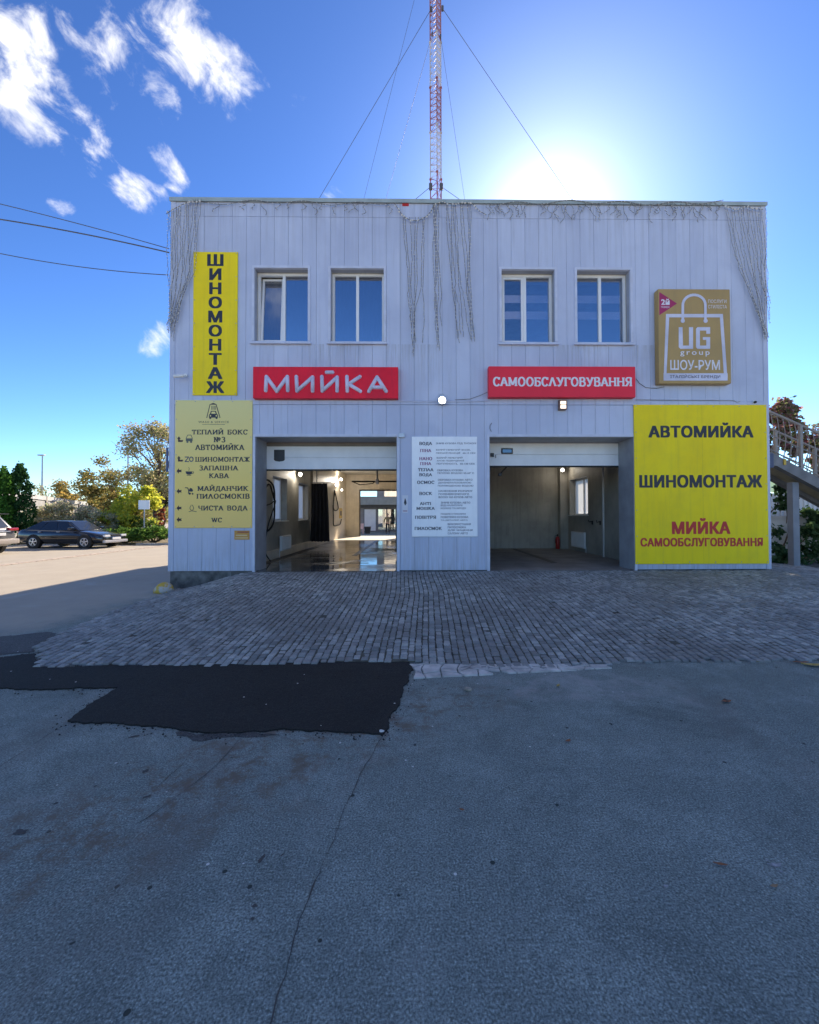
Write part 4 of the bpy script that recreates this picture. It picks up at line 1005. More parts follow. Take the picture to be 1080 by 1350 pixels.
# big yellow board
t, y, r = sign_box('billboard_sign', 'large square yellow board with dark and red block letters right of the right bay', 'sign', (837, 533.5, 1012.5, 743.5), .03, M['yellow'])
screws(t, r, y, 5, 6, .04)
MB().box(r[0]+1.53, r[0]+1.5325, y-.0003, y+.0008, r[2]+.004, r[3]-.004).build('seam', pmat('seam_line', (.45, .36, .03), .6), t)  # darker yellow line along the vertical seam of the board
for s, bx, mm, bo_ in [('АВТОМИЙКА', (855, 557, 993.5, 577), K, .03), ('ШИНОМОНТАЖ', (843, 626, 1005, 643), K, .04), ('МИЙКА', (886, 683, 963, 704), M['crimson'], .035), ('САМООБСЛУГОВУВАННЯ', (844.5, 709, 1006, 720.5), M['crimson'], .03)]:
    lettering(t, s, bx, y, mm, 'bold', .05, spacing=1.06)

# small things on the facade
def small_box(name, label, cat, box, depth, mat, **k):
    return sign_box(name, label, cat, box, depth, mat, part='plate', bev=.006)
st, y, r = small_box('sticker', 'small orange and yellow sticker under the gold direction board', 'sticker', (309, 699.5, 329, 711.5), .004, pmat('orange_print', (.62, .30, .05), .5))
flat(st, 'print_lines', [[(313, 700.8), (328, 700.8), (328, 702.3), (313, 702.3)]] , y, pmat('red_print', (.35, .06, .04), .5))
flat(st, 'print_band', [[(311, 705), (326, 705), (326, 706.6), (311, 706.6)], [(310, 708.5), (327, 708.5), (327, 709.8), (310, 709.8)]], y, pmat('pale_print', (.75, .55, .28), .5))
sk, y, r = small_box('notice', 'tiny faded notice with a dark bell shape on the pillar left of the white board', 'sticker', (530.5, 653, 538, 676), .003, pmat('notice_print', (.70, .71, .77), .5))
flat(sk, 'bell_mark', [[(534.2, 656.5), (535.2, 659), (536.4, 664), (533, 664), (532.6, 663.5), (533.4, 659)], [(533.6, 664), (535.2, 664), (535.2, 666), (533.6, 666)]], y, K)
flat(sk, 'print_lines', [[(531.5, 673), (537, 673), (537, 674.3), (531.5, 674.3)]], y, pmat('pink_print', (.40, .2, .28), .5))
mk, y, r = small_box('facade_sticker', 'small red oval sticker under the roof edge left of the middle light curtain', 'sticker', (530.5, 268, 539, 271.5), .004, M['crimson'])
small_box('cable_box', 'small grey junction box at the upper right corner of the left bay', 'box', (525.5, 571, 533.5, 576.5), .05, M['steel'])
small_box('meter_box', 'narrow dark blue plate on the left edge of the building', 'box', (218.8, 590, 221.2, 622), .03, pmat('blue_plate', (.05, .08, .2), .4))
# floodlight, lit, between the red signs
p = P(583, 528, D-.1)
fl = thing('wall_lamp', 'round white lit floodlight on the pillar between the two red signs', 'lamp', (p.x, D, p.z))
mb = MB(); mb.bbox(p.x-.09, p.x+.09, D-.13, D-.05, p.z-.08, p.z+.08, .03); mb.bbox(p.x-.05, p.x+.05, D-.05, D-.003, p.z+.04, p.z+.16, .01); mb.build('housing', M['steel'], fl)
mb = MB(); mb.lathe([(.075, -.02), (.07, -.035), (.04, -.045), (.005, -.047)], 18, 'Y', (p.x, D-.112, p.z)); mb.build('lens', emat('lit_lens_bright', (.95, .97, 1.0), 7), fl)
p = P(742.5, 533.5, D-.1)
f2 = thing('emergency_lamp', 'small boxy amber lamp hanging under the long red sign', 'lamp', (p.x, D, p.z))
mb = MB(); mb.bbox(p.x-.085, p.x+.085, D-.11, D-.003, p.z-.11, p.z+.11, .012); mb.build('housing', pmat('brown_housing', (.20, .12, .09), .5), f2)
mb = MB(); mb.bbox(p.x-.06, p.x+.06, D-.117, D-.111, p.z+.005, p.z+.075, .002); mb.build('lens', M['lamp_soft'], f2)
mb = MB(); mb.bbox(p.x-.06, p.x+.06, D-.117, D-.111, p.z-.085, p.z-.015, .002); mb.build('lens', M['lamp_soft'], f2)
p = P(238, 496, D-.1)
cc = thing('security_camera', 'small white camera on a bracket left of the yellow banner foot', 'camera', (p.x, D, p.z))
mb = MB(); mb.tube([(p.x+.08, D-.13, p.z), (p.x-.10, D-.19, p.z-.03)], .035, 10); mb.build('body', M['white'], cc)
mb = MB(); mb.tube([(p.x+.03, D-.13, p.z), (p.x+.06, D-.06, p.z+.02), (p.x+.06, D-.003, p.z+.05)], .012, 6); mb.lathe([(.04, -.003), (.04, -.02)], 12, 'Y', (p.x+.06, D, p.z+.05)); mb.build('bracket', M['white'], cc)
p = P(996, 530, D-.05)
c2 = thing('dome_camera', 'tiny dark camera above the right end of the big yellow board', 'camera', (p.x, D, p.z))
MB().ball((p.x, D-.05, p.z), .03, 10).build('dome', M['black'], c2, smooth=True)
MB().lathe([(.035, -.003), (.035, -.03)], 12, 'Y', (p.x, D, p.z+.01)).build('base', M['white'], c2)
# cables pinned to the wall
def cable(label, pts, r=.007, y=D-.012, mat=None):
    w = [P(a, b, y) for a, b in pts]; sp = []
    for i in range(len(w)-1):
        for k in range(4): sp.append(w[i].lerp(w[i+1], k/4))
    sp.append(w[-1])
    o = MB().tube(sp, r, 5).build('wall_cable', mat or M['steel'], None, origin=w[0])
    return tag(o, label, 'cable')
cable('pale conduit running across the pillar behind the round floodlight', [(525.5, 529), (560, 529.5), (600, 529.5), (643, 529)], .008, D-.03, M['trim'])
cable('thin dark cable curling from the right end of the long red sign', [(838.5, 499), (843, 505), (852, 511), (866, 512), (876, 510)], .006, D-.012, M['wire'])
cable('grey cable running right above the big yellow board', [(838, 527), (880, 527.5), (940, 527.8), (968, 528), (972, 531), (976, 529)], .007)
cable('short curved dark wire above the left corner of the right bay', [(648.5, 557.5), (646.3, 561), (646, 565), (648, 569)], .006, D-.012, M['wire'])
cable('thin cable sagging between floodlight pillar and long red sign', [(600, 527), (620, 526), (634, 521), (645, 516)], .005, D-.012, M['wire'])

# ================================================================== STRING LIGHTS
def wiggle(p, q, n, amp, rnd, sag=0):
    out = []; ph = rnd.uniform(0, 6); f = rnd.uniform(4, 8)
    for i in range(n+1):
        t = i/n; v = p.lerp(q, t)
        out.append(Vector((v.x + amp*sin(ph + f*t) + rnd.gauss(0, amp*.35), v.y + rnd.gauss(0, amp*.12), v.z - sag*4*t*(1-t))))
    return out
def strand(parent, pts, r, bulb_step, rnd, br=.011, name='strand', bm=None):
    mb = MB(); mb.tube(pts, r, 4); s = mb.build(name, M['strand'], parent)
    bb = MB(); acc = 0
    for a, b in zip(pts[:-1], pts[1:]):
        l = (b-a).length; d = -acc
        while d + bulb_step < l:
            d += bulb_step; c = a.lerp(b, d/l); bb.ball((c.x+rnd.uniform(-.025, .025), c.y-.012, c.z-rnd.uniform(0, .02)), br*rnd.uniform(.8, 1.3), 4)
        acc = (acc + l) % bulb_step
    if bb.v: bb.build('bulb', bm or M['bulb'], s)['kind'] = 'stuff'
    return s
rnd = random.Random(21)
YS = D - .05
def curtain(label, tops, bots, header, n_seed, r=.0048):
    rnd = random.Random(n_seed); p0 = P(*header[0], YS)
    t = thing('curtain_lights', label, 'string lights', (p0.x, YS, p0.z), 'curtains of string lights on the facade')
    hp = []
    for a, b in zip(header[:-1], header[1:]):
        for k in range(6): hp.append(P(a[0]+(b[0]-a[0])*k/6, a[1]+(b[1]-a[1])*k/6, YS-.015))
    strand(t, hp, .009, .075, rnd, .024, 'header_strand')
    for (tx, ty), (bx, by, mx_, my_) in zip(tops, bots):
        A, Bm, Cc = P(tx, ty, YS), P(mx_, my_, YS-rnd.uniform(0, .05)), P(bx, by, YS-.02)
        pts = wiggle(A, Bm, 14, .018, rnd) + wiggle(Bm, Cc, 12, .018, rnd)[1:]
        strand(t, pts, r, .085, rnd, .012)
    return t
tops, bots = [], []
for i in range(13):
    u = i/12; tx = 221 + 44*u; tops.append((tx, 279 - 17*min(1, u*1.3)))
    by = 436 + rnd.uniform(-14, 14); bots.append((230 + 5*rnd.uniform(-1, 1) - 6*(1-u), by, 221 + 35*u**.9, 352 + rnd.uniform(-10, 10)))
curtain('curtain of wire lights gathered at the left edge of the facade', tops, bots, [(219, 282), (228, 276), (238, 271), (248, 266), (258, 265.5), (270, 265)], 31)
tops, bots = [], []
heads = [(520, 268), (531, 284), (540, 290), (551, 291), (561, 286), (568, 279), (573, 269), (583, 266), (590, 268), (600, 269), (610, 267), (623, 268), (632, 278), (643, 284)]
for tx, bx, by in [(532, 543, 440), (535, 544, 455), (541, 545, 470), (548, 544, 465), (552, 546, 452), (557, 558, 452), (559, 545, 430), (571, 576, 448), (572, 577, 458), (574, 578, 462), (576, 577, 440), (577, 583, 430), (588, 604, 446), (591, 606, 452), (595, 608, 440), (598, 612, 444), (600, 621, 448), (608, 624, 450), (611, 626, 446), (618, 620, 436), (620, 625, 450)]:
    ty = min(290, 268 + (18 if tx < 565 else 0)); tops.append((tx, ty)); bots.append((bx+rnd.uniform(-1, 1), by, (tx*.55+bx*.45)+rnd.uniform(-2, 2), (ty+by)/2 + 20))
curtain('long ragged curtain of wire lights hanging at the middle of the facade', tops, bots, heads, 32)
tops, bots = [], []
for i in range(14):
    u = i/13; tops.append((955 + 54*u, 273 + 3*sin(u*9)))
    by = 436 + rnd.uniform(-20, 16) - 25*(u > .6); bots.append((1013 + rnd.uniform(-5, 3), by, 972 + 40*u, 345 + rnd.uniform(-10, 10)))
curtain('triangular curtain of wire lights gathered at the right edge of the facade', tops, bots, [(952, 270), (960, 272.5), (968, 276), (976, 275), (985, 272), (995, 275), (1008, 276)], 33)
# garland under the coping: one long wavy cable with short tangles
gt = thing('garland_lights', 'long thin garland of icicle lights strung under the roof edge', 'string lights', tuple(P(270, 266, YS)))
hp = []
for x in range(268, 955, 7):
    if 522 < x < 640: continue
    hp.append(P(x, 267 + 2.2*sin(x*.09) + 1.5*sin(x*.031), YS))
cut = [i for i in range(1, len(hp)) if hp[i].x - hp[i-1].x > .5][0]
for seg in (hp[:cut], hp[cut:]): strand(gt, seg, .007, .11, rnd, .012, 'garland_cable')
for x in list(range(276, 520, 9)) + list(range(644, 950, 5)):
    if rnd.random() < (.45 if x < 540 else .15): continue
    ln = rnd.uniform(6, 16) if x < 540 else rnd.uniform(8, 26)
    A = P(x+rnd.uniform(-4, 4), 268, YS); Bq = P(x+rnd.uniform(-7, 7), 268+ln, YS)
    strand(gt, wiggle(A, Bq, 9, .045, rnd), .0055, .09, rnd, .011, 'icicle')

# ================================================================== MAST AND WIRES
YM = 10.5
mx0 = P(575, 250, YM).x; ZR = ZT - .09
mast = thing('radio_mast', 'tall slim red and white lattice radio mast with guy wires rising above the roof', 'mast', (mx0, YM, ZR))
HW = 7.2*YM/FPX
legs = [(-HW, .09), (HW, .09), (0.02, -.16)]
zs = [P(575, q, YM).z for q in (292.5, 232, 170, 110, 50, -10, -70, -130, -190)]
zs[0] = HT + .16
for k, (z0, z1) in enumerate(zip(zs[:-1], zs[1:])):
    mb = MB()
    for lx, ly in legs:
        mb.tube([(mx0+lx, YM+ly, z0), (mx0+lx, YM+ly, z1)], .017, 6); mb.lathe([(.032, 0), (.032, .03)], 8, 'Z', (mx0+lx, YM+ly, z1-.03))
    n = 7; h = (z1-z0)/n
    for a in range(3):
        (ax, ay), (bx, by) = legs[a], legs[(a+1) % 3]
        for i in range(n):
            mb.tube([(mx0+ax, YM+ay, z0+i*h), (mx0+bx, YM+by, z0+(i+1)*h)], .0075, 4); mb.tube([(mx0+ax, YM+ay, z0+i*h), (mx0+bx, YM+by, z0+i*h)], .007, 4)
    mb.build('mast_section', M['mast_red'] if k % 2 == 0 else M['mast_white'], mast)
def guy(x0, y0, x1, y1, yd_, lug):
    A = P(x0, y0, YM); Bq = P(x1, y1, yd_); zt = HT + .16
    t = (zt - A.z)/(Bq.z - A.z); E = A.lerp(Bq, t)
    g_ = MB().tube([A, E], .0065 if lug > .02 else .0045, 5).build('guy_wire', M['wire'], mast)
    MB().bbox(A.x-lug, A.x+lug, A.y-.03, A.y+.03, A.z-lug*1.8, A.z+lug*1.8, .01).build('lug', M['wire'], g_)
guy(568.5, 12, 423, 258, 11.6, .03); guy(583.5, 11, 747, 252, 11.6, .03); guy(570, 45, 510, 258, 12.6, .02); guy(581, 48, 612, 258, 12.6, .02)
guy(568, 246, 551, 260, 10.7, .045); guy(582, 246, 602, 260, 10.7, .045); guy(569, -90, 531, 60, 11.2, .02)
def power(label, pts, r):
    w = [P(a, b, yy) for a, b, yy in pts]
    A, Bq = w[0], w[-1]; n = 24
    mid = w[1]; out = []
    tm = (mid.x-A.x)/(Bq.x-A.x); sag = (A.z + (Bq.z-A.z)*tm) - mid.z
    for i in range(n+1):
        t = i/n; v = A.lerp(Bq, t); v.z -= sag*(t*(1-t))/(tm*(1-tm)); out.append(v)
    out = [A.lerp(out[1], -k) for k in (12, 6, 3)] + out
    tag(MB().tube(out, r, 5).build('power_cable', M['wire'], None, origin=Bq), label, 'cable')
power('thin overhead cable, uppermost of the three at the left of the building', [(-20, 264, D), (100, 294, D), (223, 328, D)], .009)
power('thick overhead cable, middle one of the three reaching the left building edge', [(-20, 286, D), (100, 306.5, D), (223, 333, D)], .014)
power('slack overhead cable, lowest of the three reaching the left building edge', [(-20, 330, D), (100, 351, D), (222, 362.5, D)], .009)

# ================================================================== INSIDE THE BAYS
def hose(label, pts, r, mat=None, n=8):
    # smooth loop through the points (Catmull-Rom)
    pts = [Vector(p) for p in pts]; out = []
    for i in range(len(pts)-1):
        a, b, c, d = pts[max(i-1, 0)], pts[i], pts[i+1], pts[min(i+2, len(pts)-1)]
        for k in range(n):
            t = k/n; out.append(0.5*((2*b) + (c-a)*t + (2*a-5*b+4*c-d)*t*t + (3*b-a-3*c+d)*t**3))
    out.append(pts[-1])
    return tag(MB().tube(out, r, 6).build('wash_hose', mat or M['rubber'], None, origin=pts[0], smooth=True), label, 'hose')
X = BX0 + .04
hose('thick black hose looped on the wall just inside the left bay', [(X, 11.0, 2.55), (X, 11.35, 2.56), (X+.04, 11.6, 2.38), (X+.02, 11.72, 1.9), (X+.03, 11.62, 1.42), (X, 11.3, 1.2), (X, 10.9, 1.24), (X, 10.7, 1.7), (X, 10.9, 2.2), (X+.05, 11.2, 2.45), (X+.05, 11.5, 2.2), (X+.04, 11.7, 1.95)], .026)
hose('thin black hose crossing the looped hose and dropping to the bay floor', [(X+.02, 10.8, 1.85), (X+.05, 11.3, 1.92), (X+.06, 11.68, 2.0), (X+.02, 11.2, 1.3), (X+.03, 10.95, .7), (X+.2, 10.9, FZ+.02)], .016)
Xt = BX0 + .07
hose('drop shaped loop of dark hose on the tiled wall beyond the curtain', [(Xt, 20.4, 2.85), (Xt, 21.2, 2.2), (Xt, 21.3, 1.95), (Xt, 20.6, 1.85), (Xt, 20.1, 2.0), (Xt, 20.3, 2.6), (Xt, 20.4, 2.85)], .03)
hose('dark hose hanging as a shallow tray line below the drop shaped hose', [(Xt, 20.0, 2.1), (Xt, 20.1, 1.5), (Xt, 20.2, 1.12), (Xt, 21.2, 1.1), (Xt, 21.9, 1.15), (Xt, 22.3, 1.4)], .028)
p = (-4.0, 21.9)
ys_ = thing('yellow_notice', 'small square yellow notice on the tiled wall near the back doorway', 'sign', (BX0+.03, 22.3, 1.55))
MB().bbox(BX0+.022, BX0+.04, 21.9, 22.75, 1.45, 2.0, .006).build('plate', pmat('ochre', (.55, .36, .05), .5), ys_)
MB().box(BX0+.0405, BX0+.042, 22.1, 22.55, 1.6, 1.85).build('printed_mark', M['letter_dark'], ys_)
# curtain on its rail
cur = thing('bay_curtain', 'tall dark blue black curtain hanging from a rail inside the left bay', 'curtain', (-3.7, 15.9, .58))
mb = MB(); n = 90; rows = 7; vs = []
for j in range(rows+1):
    t = j/rows; z = 2.84 + (.6-2.84)*t
    for i in range(n+1):
        u = i/n; x0 = -4.0 - .06*t*t; w = .62 + .16*t
        vs.append((x0 + w*u, 15.9 + (.045+.03*t)*sin(u*30 + .6*sin(t*2)) + .02*sin(u*11+t), z + .012*sin(u*40)*t))
mb.add(vs, [(j*(n+1)+i, j*(n+1)+i+1, (j+1)*(n+1)+i+1, (j+1)*(n+1)+i) for j in range(rows) for i in range(n)])
mb.build('cloth', M['curtain'], cur, smooth=True)
mb = MB(); mb.tube([(-4.02, 15.9, 2.87), (-3.2, 15.9, 2.87)], .018, 8); mb.tube([(-3.79, 15.9, 2.88), (-3.79, 15.9, 4.0)], .02, 8); mb.build('rail', M['steel'], cur)
# spray boom arms
bm_ = thing('spray_boom', 'dark swinging pressure washer boom under the ceiling of the left bay', 'boom', (-1.5, 13.4, 2.7))
mb = MB(); mb.tube([(-2.05, 13.4, 2.71), (-.45, 13.3, 2.70)], .028, 6); mb.tube([(-2.05, 13.4, 2.71), (-1.75, 13.1, 2.58), (-1.35, 13.15, 2.62), (-1.3, 13.3, 2.7)], .016, 6); mb.build('arm', M['rubber'], bm_)
mb = MB(); mb.bbox(-1.27, -1.17, 13.27, 13.43, 2.62, 2.78, .02); mb.tube([(-1.22, 13.35, 2.7), (-1.22, 13.35, 4.0)], .03, 8); mb.build('swivel', M['steel'], bm_)
hose('black lance hose hanging down beside the right edge of the left bay', [(-.55, 13.2, 2.68), (-.52, 12.6, 2.2), (-.55, 12.3, 1.2), (-.56, 12.3, .5)], .02)
def radiator(label, x, y0, y1, z0, z1, s):
    t = thing('radiator', label, 'radiator', (x, (y0+y1)/2, z0))
    mb = MB(); xs = sorted((x+s*.03, x+s*.10)); mb.bbox(xs[0], xs[1], y0, y1, z0, z1, .01)
    n = int((y1-y0)/.05)
    for i in range(n): mb.box(x+s*.101 if s > 0 else x-.109, x+.109 if s > 0 else x-s*-.101, y0+.02+i*.05, y0+.045+i*.05, z0+.04, z1-.04)
    mb.build('panel', M['white'], t)
    MB().tube([(x+s*.05, y0-.04, z0+.06), (x+s*.05, y0-.04, FZ)], .012, 6).build('pipe', M['white'], t)
radiator('pale radiator under the nearest window on the left wall of the left bay', BX0+.05, 12.1, 13.0, .56, 1.0, 1)
radiator('white panel radiator under the window of the right bay', RX1, 13.3, 14.4, .5, 1.03, -1)
def spot(label, c, d, lit=True, power_=0):
    t = thing('bay_lamp', label, 'lamp', c)
    mb = MB(); mb.lathe([(.02, 0), (.055, .02), (.075, .09), (.07, .10)], 14, 'Z', (0, 0, 0))
    q = Vector(d).to_track_quat('Z', 'Y'); mb.v = [tuple(Vector(c) + q @ Vector(v)) for v in mb.v]; mb.build('housing', M['steel'], t)
    mb = MB(); mb.lathe([(.05, .101), (.04, .108), (.01, .111)], 14, 'Z'); mb.v = [tuple(Vector(c) + q @ Vector(v)) for v in mb.v]; mb.build('lens', M['lamp_on'], t)
    if power_:
        l = bpy.data.lights.new('lamp_light', 'POINT'); l.energy = power_; l.color = (1, .9, .76); l.shadow_soft_size = .08
        o = bpy.data.objects.new('lamp_light', l); C.objects.link(o); o.parent = t; o.location = Vector(d).normalized()*.22
spot('lit spotlight on the left wall between the two windows of the left bay', (BX0+.12, 14.0, 3.02), (.6, -.8, -.25), power_=9)
spot('lit spotlight above the nearest window of the left bay', (BX0+.10, 11.9, 2.99), (.8, -.5, -.5), power_=0)
spot('upper lit spotlight on the tiled wall of the left bay', (BX0+.14, 21.6, 3.52), (.6, -.8, -.3), power_=26)
spot('lower right lit spotlight on the tiled wall of the left bay', (BX0+.14, 21.8, 2.98), (.6, -.8, -.3), power_=0)
spot('lower left lit spotlight on the tiled wall of the left bay', (BX0+.14, 20.2, 3.12), (.6, -.8, -.3), power_=0)
spot('lit spotlight high in the corner of the right bay', (RX1-.24, 14.75, 3.24), (-.45, -.85, -.2), power_=3)
fe = thing('fire_extinguisher', 'red fire extinguisher standing in the back corner of the right bay', 'extinguisher', (5.2, 14.95, FZ))
MB().lathe([(.06, 0), (.075, .02), (.075, .36), (.05, .42), (.025, .45)], 14, 'Z', (5.2, 14.9, FZ)).build('cylinder', M['extinguisher'], fe, smooth=True)
mb = MB(); mb.lathe([(.024, .45), (.024, .52), (.012, .54)], 10, 'Z', (5.2, 14.9, FZ)); mb.tube([(5.2, 14.9, FZ+.5), (5.1, 14.88, FZ+.48), (5.1, 14.86, FZ+.2)], .012, 6); mb.build('valve', M['black'], fe)
pp = MB().tube([(RX1-.05, 12.0, FZ), (RX1-.05, 12.0, 3.99)], .03, 10); tag(pp.build('pipe', M['white'], None, origin=(RX1-.05, 12.0, FZ), smooth=True), 'white vertical pipe on the right wall of the right bay', 'pipe')
for i, yy in enumerate((12.85, 12.3)):
    hk = thing('hose_hook', ['left of two small dark hooks on the right wall of the right bay', 'right of two small dark hooks on the right wall of the right bay'][i], 'hook', (RX1-.02, yy, 1.3))
    mb = MB(); mb.bbox(RX1-.03, RX1-.002, yy-.025, yy+.025, 1.30, 1.42, .008); mb.build('plate', M['black'], hk)
    mb = MB(); mb.tube([(RX1-.03, yy, 1.4), (RX1-.12, yy, 1.38), (RX1-.13, yy, 1.45)], .012, 6); mb.build('prong', M['black'], hk)
br = thing('gate_bracket', 'small black bracket hanging inside the right bay behind its raised door', 'bracket', (2.15, 10.1, 2.6))
mb = MB(); mb.tube([(2.25, 10.0, 2.78), (2.15, 10.0, 2.68), (2.1, 10.02, 2.6)], .018, 6); mb.build('arm', M['black'], br)
MB().bbox(2.05, 2.13, 9.97, 10.05, 2.56, 2.63, .01).build('roller', M['black'], br)

# ================================================================== THE YARD BEHIND
YB = 40.0
bb = thing('shop_building', 'grey shop building with glass doors and blue windows seen through the left bay', 'building', (-4, YB, 0))
mb = MB(); mb.box(-16, 10, YB, YB+8, 0, 2.62); mb.box(-16, 10, YB+.2, YB+8, 2.62, 5.4); mb.build('wall', pmat('grey_render', (.30, .29, .28), .8), bb)
mb = MB(); mb.box(-16.1, 10.1, YB-.9, YB-.002, 2.62, 3.34); mb.build('fascia', pmat('grey_fascia', (.26, .28, .27), .6), bb)
mb = MB(); mb.box(-16.1, 10.1, YB-.5, YB-.002, 2.36, 2.6); mb.build('beam', pmat('dark_beam', (.07, .07, .07), .6), bb)
mb = MB()
for x in range(-15, 10, 3): mb.box(x, x+2.3, YB+.14, YB+.2, 3.45, 4.6)
mb.build('upper_window', glass_mat('blue_glass', (.3, .45, .6), .75), bb)
shine = glass_mat('door_glass', (.75, .78, .78), .35)
for x0, x1 in ((-4.9, -3.8), (-3.55, -2.75), (-2.7, -1.9), (-8, -6.6), (-1.2, .4)):
    mb = MB(); mb.box(x0-.08, x0, YB-.06, YB-.002, 0, 2.3); mb.box(x1, x1+.08, YB-.06, YB-.002, 0, 2.3); mb.box(x0, x1, YB-.06, YB-.002, 2.2, 2.3); mb.box(x0, x1, YB-.06, YB-.002, 0, .12)
    d = mb.build('door', pmat('grey_frame', (.16, .16, .17), .5), bb)
    MB().box(x0, x1, YB-.04, YB-.03, .12, 2.2).build('pane', M['white'] if x0 == -4.9 else shine, d)
# white chair by the door
ch = thing('garden_chair', 'pale pink plastic chair in the sunny yard behind the wash bay', 'chair', (-4.75, 36.0, 0))
pk = pmat('pale_pink_plastic', (.72, .52, .50), .5)
MB().bbox(-5.0, -4.5, 35.8, 36.25, .42, .47, .02).build('seat', pk, ch)
MB().bbox(-5.0, -4.5, 36.24, 36.3, .47, .9, .02).build('backrest', pk, ch)
for sx in (-4.97, -4.53):
    for sy in (35.83, 36.22): MB().tube([(sx, sy, 0), (sx, sy, .43)], [.03, .035], 8).build('leg', pk, ch)
mt = thing('yard_bin', 'dark lidded bin leaning beside the pale pink chair', 'bin', (-4.15, 36.2, 0))
MB().add([(x, y, z) for z, s in ((0, .2), (.55, .26)) for x, y in ((-4.15-s, 36.2-s), (-4.15+s, 36.2-s), (-4.15+s, 36.2+s), (-4.15-s, 36.2+s))], [(0,1,2,3), (4,5,6,7), (0,1,5,4), (1,2,6,5), (2,3,7,6), (3,0,4,7)]).build('body', M['black'], mt)
MB().bbox(-4.43, -3.87, 35.92, 36.48, .56, .62, .02).build('lid', M['black'], mt)

# ------------------------------------------------------------------ person
def ensure_skin(me):
    if not me.skin_vertices:
        bm = bmesh.new(); bm.from_mesh(me); bm.verts.layers.skin.verify(); bm.to_mesh(me); bm.free()
def skin_obj(name, verts, edges, mat, parent, root=0, sub=2):
    me = bpy.data.meshes.new(name); me.from_pydata([v[:3] for v in verts], edges, []); me.materials.append(mat); ensure_skin(me)
    o = bpy.data.objects.new(name, me); C.objects.link(o); o.parent = parent
    sk = o.modifiers.new('skin', 'SKIN'); sk.use_smooth_shade = True
    for i, v in enumerate(verts):
        r = v[3] if isinstance(v[3], tuple) else (v[3], v[3]); me.skin_vertices[0].data[i].radius = r; me.skin_vertices[0].data[i].use_root = (i == root)
    su = o.modifiers.new('sub', 'SUBSURF'); su.levels = sub; su.render_levels = sub
    return o
per = thing('person', 'person in an olive jacket and dark trousers standing at the glass doors with arms bent', 'person', (-2.42, 36.6, 0), rz=radians(12))
# body faces -Y; x to its left is +x in the picture
body = [(0, 0, .95, (.13, .10)), (0, 0, 1.15, (.125, .095)), (0, 0, 1.36, (.15, .10)), (0, 0, 1.46, (.06, .06)), (0, -.01, 1.53, (.05, .055)), (0, -.015, 1.60, (.07, .085)), (0, -.012, 1.69, (.075, .09)), (0, -.005, 1.74, (.05, .06)),
        (-.18, 0, 1.40, .055), (-.30, .03, 1.16, .042), (-.34, -.14, .99, .03), (-.35, -.2, .93, .024),
        (.18, 0, 1.40, .055), (.33, .04, 1.20, .042), (.22, -.16, 1.06, .03), (.17, -.2, 1.03, .024),
        (-.10, 0, .86, .085), (-.12, -.02, .48, .055), (-.13, .02, .08, .036), (-.13, -.14, .03, .03),
        (.10, 0, .86, .085), (.12, -.03, .48, .055), (.12, .02, .08, .036), (.13, -.14, .03, .03)]
be = [(0,1),(1,2),(2,3),(3,4),(4,5),(5,6),(6,7),(2,8),(8,9),(9,10),(10,11),(2,12),(12,13),(13,14),(14,15),(0,16),(16,17),(17,18),(18,19),(0,20),(20,21),(21,22),(22,23)]
for hx, hy, hz, s in ((-.35, -.2, .93, -1), (.17, -.2, 1.03, 1)):      # five fingers on each hand
    root = 11 if s < 0 else 15
    for f in range(4):
        i = len(body); o_ = (f-1.5)*.018; l = (.034, .04, .037, .028)[f]
        body += [(hx+o_, hy-.045, hz-.03, .010), (hx+o_*1.15, hy-.045-l*.8, hz-.045, .009), (hx+o_*1.2, hy-.05-l*1.2, hz-.045-l*.6, .008)]; be += [(root, i), (i, i+1), (i+1, i+2)]
    i = len(body); body += [(hx-s*.035, hy-.03, hz, .011), (hx-s*.05, hy-.06, hz-.02, .009)]; be += [(root, i), (i, i+1)]
skin_obj('body', body, be, M['skin'], per)
skin_obj('jacket', [(0, 0, .98, (.165, .13)), (0, 0, 1.16, (.155, .125)), (0, 0, 1.37, (.18, .125)), (0, 0, 1.45, (.08, .08)), (-.185, 0, 1.40, .078), (-.305, .03, 1.16, .062), (-.34, -.12, 1.01, .05), (.185, 0, 1.40, .078), (.335, .04, 1.20, .062), (.235, -.14, 1.075, .05)],
         [(0,1),(1,2),(2,3),(2,4),(4,5),(5,6),(2,7),(7,8),(8,9)], M['jacket'], per)
skin_obj('trousers', [(0, 0, .97, (.148, .115)), (-.10, 0, .84, .105), (-.12, -.02, .48, .075), (-.13, .02, .10, .06), (.10, 0, .84, .105), (.12, -.03, .48, .075), (.12, .02, .10, .06)], [(0,1),(1,2),(2,3),(0,4),(4,5),(5,6)], M['trousers'], per)
mb = MB(); mb.ball((0, .012, 1.69), .098, 14, 1.0); mb.v = [v for v in mb.v]; hair = [(x, max(y, -.055), max(z, 1.655 if y < .0 else 1.60)) for x, y, z in mb.v]; mb.v = hair; mb.build('hair', M['hair'], per, local=True, smooth=True)
mb = MB(); mb.ball((0, -.098, 1.635), .014, 8, 1.6); mb.ball((-.08, 0, 1.64), .018, 8, 1.6); mb.ball((.08, 0, 1.64), .018, 8, 1.6); mb.build('nose_and_ears', M['skin'], per, local=True, smooth=True)
mb = MB(); mb.ball((-.032, -.084, 1.655), .009, 8); mb.ball((.032, -.084, 1.655), .009, 8); mb.box(-.025, .025, -.088, -.07, 1.588, 1.594); mb.build('eyes_and_mouth', M['hair'], per, local=True)
for s in (-.13, .125): MB().bbox(s-.05, s+.05, -.2, .07, 0, .09, .03).build('shoe', M['black'], per, local=True)

